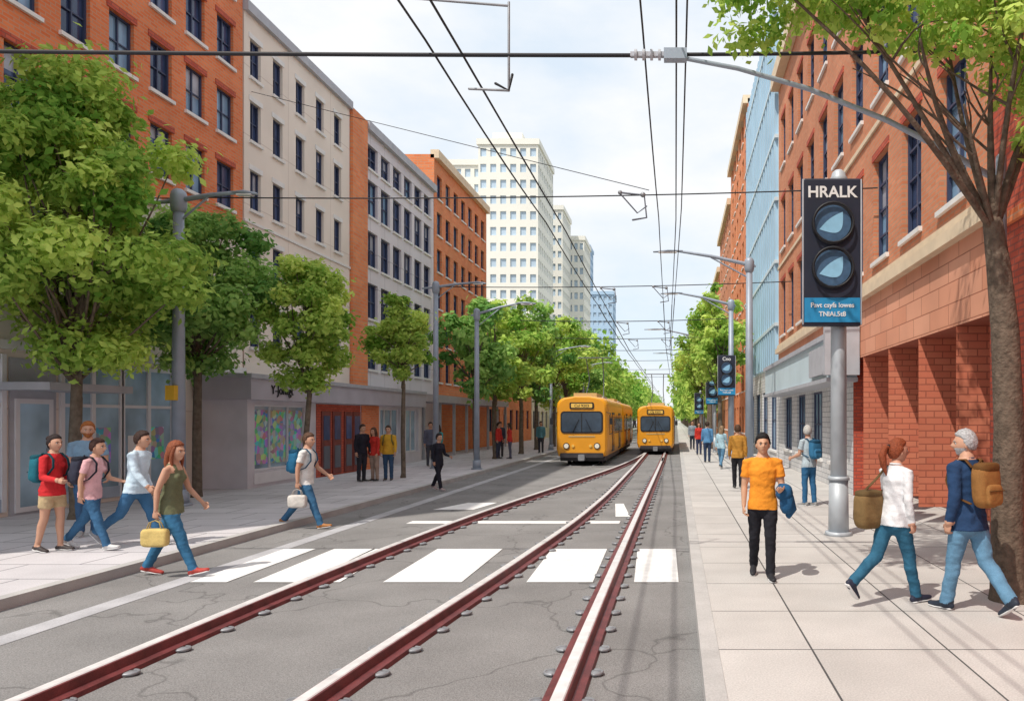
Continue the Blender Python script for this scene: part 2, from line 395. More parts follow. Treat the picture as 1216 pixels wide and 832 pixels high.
t=bpy.data.curves.new('lettering','FONT'); t.body='Y-Jonagt'; t.size=.36; t.extrude=.01
to=bpy.data.objects.new('lettering',t); scene.collection.objects.link(to); to.parent=e; to.location=(-11.38,21.3,2.6); to.rotation_euler=(R(90),0,R(90)); t.materials.append(MATS['black'])

e=empty('grey_office_building'); b=MB(); y0=30.2; W=10.4
b.box(-25,XL+.12,y0,y0+1.45,0,14.3,'brick_orange_far')
cc=[(1.75+i*1.42,1.75+i*1.42+1.05) for i in range(6)]
fb,P=facade(b,(XL,y0),UY,NL,W,0,14.1,cc,[(4.0,5.5),(6.15,7.65),(8.35,9.85),(10.5,12.0),(12.5,13.5)],'pale_panels',DK,depth=.2,mv=1,mh=1,fw=.08)
shell(b,(XL,y0+.02),UY,NL,W-.02,0,14.1,12,'brick_orange_far'); fb(1.46,W,14.0,14.35,-.2,.2,'trim_grey')
b.build('walls_and_windows',e)
e=empty('brick_warehouse_building'); b=MB(); y0=40.7; W=11.2
fb,P=facade(b,(XL,y0),UY,NL,W,0,16.1,cols(.9,1.55,.85,7),[(3.9+2.0*i,5.15+2.0*i) for i in range(6)],'brick_orange_far',DK,depth=.2)
shell(b,(XL,y0),UY,NL,W,0,16.1,12,'brick_orange_far'); fb(0,W,15.9,16.35,-.25,.2,'stone_tan')
b.build('walls_and_windows',e)
for (y0,W,h,wm) in [(52,16,10,'brick_orange_far'),(68.2,22,10,'cream_plaster'),(90.4,30,10,'brick_orange_far'),(121,45,12,'tower_cream')]:
    e=empty('terrace_building'); b=MB(); n=int(W/2.2)
    fb,P=facade(b,(XL,y0),UY,NL,W,0,h,cols(1.2,2.2,1.1,n),[(1+2.8*i,2.6+2.8*i) for i in range(int(h/2.8))],wm,DK,depth=.2,mv=0,mh=0,sill=None)
    shell(b,(XL,y0),UY,NL,W,0,h,12,wm); b.build('walls_and_windows',e)
e=empty('shop_canopy'); b=MB(); b.box(-12.9,-11.5,34.6,52,2.7,3.05,'shop_grey')
for y in np.arange(35,52,2.4): b.box(-11.75,-11.62,y,y+.12,0,2.7,'trim_grey')
b.build('canopy_slab',e)

# ------------------------------------------------------------------ right buildings
XR=4.4; NR=(-1,0)
e=empty('brick_arcade_building'); b=MB(); y0=10.22; W=22.3
fb,P=facade(b,(XR,y0),UY,NR,W,5.0,16.2,cols(1.85,2.12,1.15,10),[(5.35,7.6),(8.9,11.0),(12.3,14.4)],'brick_right',['glass_dark','glass_navy','glass_blue','glass_blue'],depth=.2,mv=1,mh=3,fw=.06,sill='off_white',lintel='brick_red')
shell(b,(XR,y0),UY,NR,W,5.0,16.2,12,'brick_right'); fb(-.05,W,15.9,16.5,-.35,.2,'stone_tan'); fb(-.02,W,8.25,8.36,-.05,.1,'stone_tan')
b.build('upper_walls',e)
b=MB()
fb,P=facade(b,(XR,y0),UY,NR,W,3.36,4.66,[],[],'salmon_blocks','glass_blue')
fb(-.02,W,4.66,4.86,-.16,.1,'stone_tan'); fb(-.01,W,4.86,5.02,-.08,.1,'stone_tan')
b.quad(P(0,3.36,0),P(W,3.36,0),P(W,3.36,1.6),P(0,3.36,1.6),'red_blocks')
b.build('stone_band',e)
b=MB()
for a,c in [(0,.5),(1.7,2.3),(3.55,4.15),(5.5,6.1),(7.6,8.6)]:
    fb(a,c,0,3.36,-.004,.7,'brick_red'); fb(a-.03,c+.03,0,.3,-.03,.72,'red_blocks')
    b.quad(P(a-.006,.3,.0),P(a-.006,.3,.69),P(a-.006,3.36,.69),P(a-.006,3.36,.0),'red_blocks')
    fb(a-.02,c+.02,3.1,3.355,-.02,.705,'salmon_blocks')
fb2,P2=facade(b,(XR+1.5,y0),UY,NR,8.6,0,3.36,[(.7,1.5),(2.6,3.4),(4.4,5.4),(6.2,7.3)],[(.9,2.9)],'brick_shade','glass_blue',mv=0,mh=2)
b.quad(P(8.59,0,0),P(8.59,0,1.5),P(8.59,3.36,1.5),P(8.59,3.36,0),'brick_red')
b.build('arcade',e)
b=MB()
fb3,P3=facade(b,(XR,y0+8.62),UY,NR,W-8.62,0,3.36,[(1.1,2.9),(4.0,5.8),(7.0,8.8),(10.,12.)],[(.7,2.75)],'brick_white',['glass_blue','glass_shop'],mv=2,mh=1,fw=.07)
b.build('shopfront_walls',e)
b=MB(); b.box(3.7,XR-.01,18.4,31.5,2.9,3.85,'bluepanel2'); b.box(3.62,XR-.005,18.3,31.6,3.85,3.98,'trim_grey'); b.box(3.64,XR-.008,18.33,31.57,2.8,2.9,'trim_grey')
b.box(3.60,3.66,18.6,20.6,3.0,3.7,'trim_grey'); b.box(3.55,XR-.02,18.1,18.3,2.95,4.15,'trim_grey')
b.build('awning',e)
e=empty('red_brick_building'); b=MB()
fb,P=facade(b,(4.22,-6),UY,NR,16.2,0,13.5,[(2,3.2),(6,7.2),(10,11.2)],[(5.5,7.6),(9,11)],'brick_red',DK)
shell(b,(4.22,-6),UY,NR,16.2,0,13.5,12,'brick_red'); fb(-.05,16.25,4.35,4.5,-.06,.1,'brick_orange')
b.build('walls_and_windows',e)
e=empty('blue_glass_building'); b=MB(); y0=32.6; W=13.9
b.box(XR,16,y0,y0+W,4.2,20.5,'bluepanel2')
for i in range(17):
    b.box(XR-.14,XR+.02,y0+.2+i*.82,y0+.62+i*.82,4.3,20.45,'bluepanel')
for i in range(6): b.box(XR-.17,XR+.03,y0+.02,y0+W-.02,5.9+i*2.7,6.05+i*2.7,'bluepanel2')
fb,P=facade(b,(XR,y0),UY,NR,W,0,4.2,cols(1.8,3.2,2.2,4),[(.5,3.2)],'brick_white','glass_blue',mv=1)
b.build('walls_and_windows',e)
for (y0,W,h,wm) in [(46.6,14.4,21.6,'brick_orange_far'),(61.2,15,19.5,'brick_right'),(76.4,25,17,'brick_orange_far'),(101.6,40,18,'tower_cream')]:
    e=empty('terrace_building'); b=MB(); n=int(W/2.2)
    fb,P=facade(b,(XR,y0),UY,NR,W,0,h,cols(1.2,2.2,1.1,n),[(1+2.7*i,2.7+2.7*i) for i in range(int(h/2.7))],wm,DK,depth=.2,mv=0,mh=0,sill='off_white')
    shell(b,(XR,y0),UY,NR,W,0,h,12,wm); fb(0,W,h-.3,h+.2,-.3,.2,'stone_tan'); b.build('walls_and_windows',e)

def tower(name,x0,x1,y,D,z1,wm,gm,nc,nr,cap=None):
    e=empty(name); b=MB(); W=x1-x0
    cw=W/nc; rh=z1/nr
    cc=[(i*cw+cw*.20,i*cw+cw*.80) for i in range(nc)]; rr=[(j*rh+rh*.25,j*rh+rh*.78) for j in range(nr)]
    facade(b,(x0,y),(1,0),(0,-1),W,0,z1,cc,rr,wm,gm,frame=None,sill=None,depth=.3)
    nd=max(2,int(D/cw)); cd=D/nd
    facade(b,(x1,y),(0,1),(1,0),D,0,z1,[(i*cd+cd*.20,i*cd+cd*.80) for i in range(nd)],rr,wm,gm,frame=None,sill=None,depth=.3)
    b.quad((x0,y,z1),(x1,y,z1),(x1,y+D,z1),(x0,y+D,z1),wm); b.quad((x0,y,0),(x0,y+D,0),(x0,y+D,z1),(x0,y,z1),wm)
    b.box(x0-.3,x1+.3,y-.3,y+D,z1,z1+1.1,wm)
    if cap: b.box(x0+W*cap[0],x0+W*cap[1],y+2,y+D-2,z1+1.1,z1+1.1+cap[2],wm)
    b.build('walls_and_windows',e)
tower('high_rise_tower',-51.5,-38.5,150,18,52,'tower_cream','glass_pale',7,17)
tower('high_rise_tower',-38.4,-26.8,147,18,55,'tower_cream','glass_pale',6,18,cap=(.2,.7,2.0))
tower('high_rise_tower',-33,-27.3,182,14,52,'tower_cream','glass_pale',4,17)
tower('high_rise_tower',-29.5,-23.8,196,14,48,'tower_cream','glass_pale',4,15)
tower('glass_skyscraper',-35,-30.0,262,12,61,'tower_blue','glass_pale',3,24)
tower('glass_skyscraper',-30.5,-20.5,245,12,42,'tower_blue','glass_pale',6,16)

# ------------------------------------------------------------------ trees
def leaves(name,clumps,lpc,size,mat,parent,seed=0,flat=.75,loose=.22):
    r=np.random.default_rng(seed); C=[];T=[];Nn=[]
    for (c,rad) in clumps:
        n=int(lpc*rad**1.6)
        d=r.normal(size=(n,3)); d/=np.linalg.norm(d,axis=1)[:,None]
        rr=rad*(.45+.6*r.random(n)**.7+loose*np.abs(r.normal(size=n))**1.5)*(1+.25*np.sin(d[:,0]*5+c[0]*3)*np.cos(d[:,1]*6+c[2]*5))
        p=np.array(c)+d*rr[:,None]*np.array([1,1,flat])
        C.append(p); tone=np.clip(r.normal(.5,.26)+r.normal(0,.16,n),0,1); T.append(tone)
        nn=d*.8+r.normal(size=(n,3))*.55+np.array([0,0,.45]); nn/=np.linalg.norm(nn,axis=1)[:,None]; Nn.append(nn)
    C=np.concatenate(C);T=np.concatenate(T);Nn=np.concatenate(Nn);n=len(C)
    a=np.cross(Nn,r.normal(size=(n,3))); a/=np.linalg.norm(a,axis=1)[:,None]; bb=np.cross(Nn,a)
    s=(size*(.6+.8*r.random(n)))[:,None]
    v=np.empty((n,4,3)); v[:,0]=C-a*s; v[:,1]=C+bb*s*.55+Nn*s*.12; v[:,2]=C+a*s; v[:,3]=C-bb*s*.55+Nn*s*.12
    me=bpy.data.meshes.new(name); me.vertices.add(n*4); me.vertices.foreach_set('co',v.reshape(-1))
    me.loops.add(n*4); me.loops.foreach_set('vertex_index',np.arange(n*4,dtype=np.int32))
    me.polygons.add(n); me.polygons.foreach_set('loop_start',np.arange(0,n*4,4,dtype=np.int32)); me.polygons.foreach_set('loop_total',np.full(n,4,dtype=np.int32))
    me.update(calc_edges=True)
    at=me.attributes.new('tone','FLOAT','FACE'); at.data.foreach_set('value',T.astype(np.float32))
    me.materials.append(MATS[mat]); ob=bpy.data.objects.new(name,me); scene.collection.objects.link(ob)
    if parent: ob.parent=parent
    return ob
def limb(b,p0,p1,r0,r1,bend,mat,rs,n=6,seg=6):
    p0=Vector(p0);p1=Vector(p1); pts=[];rad=[]
    off=Vector((rs.uniform(-1,1),rs.uniform(-1,1),rs.uniform(-.3,.8)))*bend
    for i in range(seg+1):
        t=i/seg; pts.append(p0.lerp(p1,t)+off*math.sin(math.pi*t)*(1 if i not in(0,seg) else 0)); rad.append(r0+(r1-r0)*t)
    b.tube(pts,rad,mat,n=n); return pts
def tree(name,x,y,top,bot,w,size,seed,mat='leaf_a',nclump=34,lpc=900,tr=.09,fork=None,bark='bark_grey',depthw=None,rk=1.0):
    rs=random.Random(seed); e=empty(name); b=MB()
    fz=fork or bot+.2; dw=depthw or w
    b.tube([(x,y,-.05),(x+.02,y,.15),(x+rs.uniform(-.06,.06),y,fz*.5),(x+rs.uniform(-.08,.08),y,fz)],[tr*1.45,tr*1.1,tr,tr*.85],bark,n=10)
    cz=(top+bot)/2;hz=(top-bot)/2; cl=[]
    tries=0
    while len(cl)<nclump and tries<6000:
        tries+=1
        d=Vector((rs.gauss(0,1),rs.gauss(0,1),rs.gauss(0,1))).normalized()*(rs.random()**.42)
        taper=1.0-.35*max(0,d.z)-.2*max(0,-d.z-.3)
        wob=.82+.38*noise.noise(Vector((d.x*2+seed,d.y*2,d.z*2.5)))
        rad=rs.uniform(.12,.25)*min(w,hz*1.6)*.55*rk
        c=(x+d.x*(w/2-rad*.5)*taper*wob*1.2,y+d.y*(dw/2-rad*.5)*taper*wob*1.15,cz+d.z*(hz-rad*.5))
        if any((Vector(c)-Vector(q)).length<(rad+rq)*.64 for q,rq in cl): continue
        cl.append((c,rad))
    trunktop=Vector((x,y,fz))
    b.tube([(x,y,fz-.1),(x+rs.uniform(-.15,.15),y,cz),(x+rs.uniform(-.2,.2),y,top-hz*.4)],[tr*.85,tr*.5,tr*.15],bark,n=8)
    for c,rad in cl:
        t=rs.uniform(0,.5); st=trunktop.lerp(Vector((x,y,top-hz*.5)),t)
        if c[2]>st.z-.3: limb(b,st,c,tr*.34*(1-t*.5),.010,.12,bark,rs,n=5,seg=4)
    b.build('trunk_and_limbs',e)
    leaves('foliage',cl,lpc,size,mat,e,seed); return e
tree('street_tree',-11.4,14.4,8.75,2.5,4.4,.08,3,'leaf_a',62,1900,.11,fork=2.3)
tree('street_tree',-11.65,18.4,7.2,2.9,3.8,.08,5,'leaf_b',48,2000,.10)
tree('street_tree',-9.35,19.2,6.3,2.5,2.8,.07,8,'leaf_c',38,2500,.07)
tree('street_tree',-8.8,24.4,6.2,2.8,2.3,.07,12,'leaf_c',30,2900,.07)
i=0
for (x,y,tp,w) in [(-8.3,31.5,7.2,3.4),(-8.6,36,7.8,3.8),(-8.4,41,8.8,4.4),(-8.6,46.5,9.6,4.6),(-8.4,52,10,4.8),(-8.6,59,10.8,5),(-8.4,67,11.5,5.2)]:
    i+=1; tree('street_tree',x,y,tp,2.5,w,.14,30+i,['leaf_c','leaf_b','leaf_a'][i%3],34,560,.12)
for (x,y,tp,w) in [(2.3,40,9.2,3.4),(2.2,48,10.8,4.3),(2.4,57,11.2,4.6),(2.3,68,11.2,4.8)]:
    i+=1; tree('street_tree',x,y,tp,2.9,w,.15,30+i,['leaf_c','leaf_a','leaf_c'][i%3],34,500,.12)
rs=random.Random(99); cl=[]
for y in np.arange(76,420,8):
    for x in(-8.8,2.6):
        for q in range(9):
            cl.append(((x+rs.uniform(-1.6,1.6),y+rs.uniform(-3,3),rs.uniform(3,9.5)),rs.uniform(1.1,1.8)))
leaves('distant_trees',cl,70,.35,'leaf_a',None,5)
b=MB()
for y in np.arange(76,420,8):
    for x in(-8.8,2.6): b.tube([(x,y,0),(x,y,4)],[.16,.1],'bark',n=6)
b.build('distant_tree_trunks')

e=empty('shade_tree'); b=MB(); rs=random.Random(4)
tx,ty=3.48,7.95
b.tube([(tx+.02,ty,-.06),(tx,ty,.12),(tx-.01,ty,.8),(tx+.01,ty,1.8),(tx-.03,ty,2.8),(tx-.10,ty,3.5),(tx-.16,ty,3.95)],[.23,.18,.16,.15,.14,.12,.10],'bark',n=16)
F=Vector((tx-.15,ty,3.85))
ends=[(2.85,7.5,5.0),(2.35,7.3,5.55),(1.65,7.4,6.1),(3.2,7.7,5.6),(3.0,8.4,6.1),(3.85,7.7,5.5),(4.1,8.3,6.2),(3.4,7.0,6.4)]
for k_,E in enumerate(ends):
    pts=limb(b,F,E,.055 if k_ in(1,3,5) else .04,.014,.10,'bark',rs,n=8,seg=7)
    for q in range(4):
        s0=pts[rs.randint(3,6)]; en=s0+Vector((rs.uniform(-.9,.5),rs.uniform(-.5,.5),rs.uniform(.3,1.0)))
        limb(b,s0,en,.016,.005,.1,'bark',rs,n=5,seg=4)
limb(b,F,(.9,7.3,6.15),.04,.01,.35,'bark',rs,n=7,seg=8)
b.build('trunk_and_limbs',e)
cl=[]
for (x,z,r_) in [(.55,6.1,.22),(.75,5.85,.2),(1.0,5.95,.24),(1.3,6.05,.26),(1.6,5.95,.22),(1.9,6.0,.28),(1.15,6.3,.3),(2.2,5.9,.22),(2.6,5.75,.24),(2.9,5.95,.28),(3.1,5.6,.22),(3.35,5.8,.26),(3.5,5.4,.24),(3.62,5.05,.22),(3.75,5.6,.26),(2.35,6.2,.3),(3.5,4.8,.16),(3.0,6.25,.35),(1.7,6.4,.35),(.7,6.4,.3),(2.55,5.4,.12),(2.1,5.6,.12),(1.5,6.2,.28),(3.3,6.1,.3),(2.75,6.1,.26),(3.7,5.3,.2)]:
    for q in range(3): cl.append(((x+rs.uniform(-.16,.16),7.5+rs.uniform(-.7,.7),z+rs.uniform(-.08,.12)),r_*rs.uniform(.65,1.0)))
for q in range(18): cl.append(((rs.uniform(.6,5.2),rs.uniform(6.2,9.6),rs.uniform(7.0,8.6)),rs.uniform(.3,.5)))
leaves('foliage',cl,1300,.05,'leaf_c',e,77,flat=.6,loose=.35)

# ------------------------------------------------------------------ poles and lamps
def lamp(name,x,y,h,arm,side=1,r=.1,mat='pole_grey',z0=0,yellow=False,back=.5,rise=.1):
    e=empty(name); b=MB()
    b.tube([(x,y,z0-.02),(x,y,h)],[r*1.1,r*.8],mat,n=14,cap='flat')
    b.tube([(x,y,z0),(x,y,z0+.35)],[r*1.6,r*1.5],mat,n=14,cap='flat'); b.tube([(x,y,z0),(x,y,z0+.05)],[r*2.1,r*2.1],mat,n=14,cap='flat')
    b.tube([(x,y,h-.22),(x,y,h+.03)],[r*1.25,r*1.25],mat,n=14,cap='round')
    b.build('post',e); b=MB()
    X=lambda d:x+side*d
    b.tube([(X(-back),y,h-.12),(X(0),y,h-.07),(X(arm*.4),y,h-.02+rise*.6),(X(arm*.75),y,h+rise)],[r*.3,r*.5,r*.42,r*.32],mat,n=8)
    b.tube([(X(arm*.7),y,h+rise),(X(arm*.85),y,h+rise-.0),(X(arm),y,h+rise-.03)],[(.05,.03),(.12,.05),(.05,.03)],mat,n=10,side=Vector((0,1,0)))
    b.box(min(X(arm*.76),X(arm*.95)),max(X(arm*.76),X(arm*.95)),y-.07,y+.07,h+rise-.07,h+rise-.04,'off_white')
    b.tube([(X(0),y,h-.55),(X(arm*.4),y,h-.02+rise*.5)],[r*.2,r*.2],mat,n=6)
    if yellow: b.box(x-.13,x+.06,y-.25,y-.11,2.3,2.62,'yellow_box')
    b.build('arm_and_lantern',e)
lamp('street_lamp',-10.9,16.6,6.75,1.7,1,.13,yellow=True)
lamp('street_lamp',-9.2,29,7.0,1.9,1,.11)
lamp('street_lamp',-7.5,28.5,5.9,2.2,1,.10,back=.2,rise=.35)
lamp('street_lamp',-7.6,46,6.0,2.4,1,.10,back=.2,rise=.3)
lamp('street_lamp',-7.6,62,6.2,2.4,1,.10,back=.2,rise=.3)
lamp('street_lamp',2.6,27,7.45,3.4,-1,.14,back=.2,rise=.42)
lamp('street_lamp',2.66,36.8,7.5,3.4,-1,.14,back=.2,rise=.5)
lamp('street_lamp',2.7,55,7.5,5.0,-1,.14,back=.2,rise=.9)
lamp('street_lamp',2.7,75,7.5,5.0,-1,.14,back=.2,rise=.9)

e=empty('catenary_bracket_pole'); b=MB()
b.tube([(3.75,8.75,0),(3.75,8.75,4.9)],[.08,.06],'pole_grey',n=12)
b.tube([(3.75,8.7,4.6),(3.1,8.66,4.95),(2.4,8.64,5.3),(1.5,8.62,5.65),(.7,8.6,5.87),(.12,8.6,5.98),(-.1,8.6,6.03)],[.04,.036,.032,.03,.027,.025,.025],'pole_grey',n=10)
b.box(-.52,-.05,8.57,8.63,6.0,6.05,'trim_grey'); b.box(-.14,.12,8.54,8.66,5.96,6.08,'pole_grey')
for x in(-.46,-.37,-.28,-.19): b.xdisc((8.6,6.025),.06,'trim_grey',x-.015,x+.015)
b.build('post_and_bracket',e)

def cable(b,p0,p1,r,sag=.0,n=14,mat='wire'):
    p0=Vector(p0);p1=Vector(p1)
    pts=[p0.lerp(p1,i/n)-Vector((0,0,sag*4*(i/n)*(1-i/n))) for i in range(n+1)]
    b.tube(pts,[r]*(n+1),mat,n=5)
b=MB()
cable(b,(-13,8.6,6.15),(-.5,8.6,6.02),.024,.03); cable(b,(.1,8.6,6.03),(4.22,8.6,6.12),.022,.02)
cable(b,(-13,16.6,6.75),(-10.9,16.6,6.72),.014); cable(b,(-10.9,16.6,6.75),(4.4,16.6,6.95),.015,.1)
cable(b,(-9.2,29,6.95),(4.4,29,7.15),.018,.1)
for (y,z) in [(37,6.7),(46,6.8),(55,6.9),(66,7),(78,7),(92,7)]: cable(b,(-7.6,y,z),(2.7,y,z+.1),.02,.1)
cable(b,(-13,23.2,11.9),(-.6,16.6,6.9),.009)
b.build('span_wires')
b=MB()
for (x,z,r_) in [(-2.42,6.02,.014),(-2.85,6.2,.014),(-.38,6.3,.012),(.0,6.25,.012),(.12,6.5,.012)]:
    ys=[-8,8.6,16.6,29,37,46,55,66,78,92,130,200]
    tgt=-1.1 if x>-1 else -3.6
    for a_,c_ in zip(ys[:-1],ys[1:]):
        f=lambda y:x+(tgt*.35-x*.35)*max(0,min(1,(y-16)/30))
        rr=r_ if a_<20 else r_*1.5
        cable(b,(f(a_),a_,z),(f(c_),c_,z),rr,.06 if z>6.1 else .01,6)
b.build('overhead_tram_wires')
b=MB()
b.tube([(-3.15,8.6,6.68),(-1.9,8.6,6.58)],[.014,.014],'steel',n=6); b.tube([(-1.9,8.6,6.62),(-1.9,8.6,5.62)],[.014,.014],'steel',n=6)
b.tube([(-1.9,8.6,5.62),(-2.35,8.6,5.64)],[.014,.014],'steel',n=6); b.tube([(-2.05,8.6,5.7),(-1.9,8.6,5.62),(-1.86,8.6,5.8)],[.016]*3,'black',n=6)
for (x,y,z) in [(-.95,16.6,6.85),(-2.6,29,6.9),(-2.6,37,6.6),(-.6,29,6.95),(-.6,37,6.65),(-.6,46,6.7),(-2.6,46,6.7)]:
    b.tube([(x-.3,y,z),(x+.25,y,z-.06),(x+.3,y,z-.55),(x,y,z-.6)],[.022]*4,'trim_dark',n=6)
    b.tube([(x-.3,y,z),(x+.1,y,z-.45),(x+.3,y,z-.3)],[.016]*3,'trim_dark',n=6)
    b.soft((x+.22,y,z-.05),(.06,.06,.06),'steel',e=1,nu=8,nv=6); b.soft((x-.28,y,z),(.05,.05,.05),'steel',e=1,nu=8,nv=6)
b.build('wire_steady_arms')

# ------------------------------------------------------------------ signs
def text(body,size,loc,mat,parent,ext=.004,align='CENTER',bold=0):
    t=bpy.data.curves.new('lettering','FONT'); t.body=body; t.size=size; t.extrude=ext; t.align_x=align; t.offset=bold
    o=bpy.data.objects.new('lettering',t); scene.collection.objects.link(o); o.parent=parent
    o.location=loc; o.rotation_euler=(R(90),0,0); t.materials.append(MATS[mat]); return o
def signal(name,x,y,w,z0,z1,px,r,own=True,label=None):
    e=empty(name)
    if own:
        b=MB(); b.tube([(px,y+.22,0),(px,y+.22,z1+.1)],[r,r*.9],'pole_light',n=20,cap='flat')
        b.tube([(px,y+.22,0),(px,y+.22,.9)],[r*1.25,r*1.15],'pole_light',n=20,cap='flat'); b.tube([(px,y+.22,0),(px,y+.22,.06)],[r*1.7,r*1.6],'pole_light',n=20,cap='flat')
        b.tube([(px,y+.22,.9),(px,y+.22,.96)],[r*1.35,r*1.25],'pole_light',n=20,cap='flat'); b.tube([(px,y+.22,z1+.08),(px,y+.22,z1+.12)],[r*1.1,r*.9],'pole_light',n=16)
        b.box(px-.16,px+.16,y+.0,y+.1,z0+.3,z0+.38,'pole_light'); b.box(px-.16,px+.16,y+.0,y+.1,z1-.5,z1-.42,'pole_light')
        b.build('post',e)
    h=z1-z0; b=MB()
    b.box(x-w/2,x+w/2,y-.1,y+.06,z0,z1,'sign_navy'); ob=b.build('housing',e,bevel=.03)
    b=MB(); b.box(x-w/2+.02,x+w/2-.02,y-.112,y-.1,z0+.025*h,z0+.19*h,'sign_blue')
    for zz in(.39,.69):
        cz=z0+h*zz; rr=w*.31
        b.disc((x,cz),rr*1.15,'black',y-.14,y-.09); b.disc((x,cz),rr,'lens_blue',y-.15,y-.13)
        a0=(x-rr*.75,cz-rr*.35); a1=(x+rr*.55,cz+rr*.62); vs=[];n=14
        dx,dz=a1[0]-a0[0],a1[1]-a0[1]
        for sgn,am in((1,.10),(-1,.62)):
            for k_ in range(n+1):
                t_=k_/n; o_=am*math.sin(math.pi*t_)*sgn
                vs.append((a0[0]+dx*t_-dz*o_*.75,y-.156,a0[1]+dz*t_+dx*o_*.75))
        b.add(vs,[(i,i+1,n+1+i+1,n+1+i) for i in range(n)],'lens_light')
        pts=[(x+rr*1.1*math.cos(R(a)),y-.20,cz+rr*1.1*math.sin(R(a))) for a in range(-180,181,15)]
        b.tube(pts,[w*.02]*len(pts),'black',n=6)
    for pts in ([(x-w/2,z0),(x-w/2,z1)],[(x+w/2,z0),(x+w/2,z1)],):
        (a,c),(a2,c2)=pts; b.tube([(a,y-.1,c+.03),(a2,y-.1,c2-.03)],[w*.014]*2,'trim_grey',n=6)
    b.build('lenses_and_panel',e)
    if label: text(label,w*.27,(x,y-.106,z0+h*.87),'white',e,bold=.006*w)
    text('Pavt csyfs lowes',w*.115,(x,y-.116,z0+h*.125),'white',e,bold=.002); text('TNlAi.5t8',w*.115,(x,y-.116,z0+h*.065),'white',e,bold=.002)
signal('tram_signal_sign',2.49,12.2,.93,3.38,5.74,2.66,.135,label='HRALK')
signal('tram_signal_sign',2.42,36.5,.85,3.0,4.95,2.6,.09,own=False,label='Cno')
signal('tram_signal_sign',2.05,43,.75,2.7,4.6,2.2,.09)
signal('tram_signal_sign',1.5,50,.6,2.2,3.6,1.6,.07)

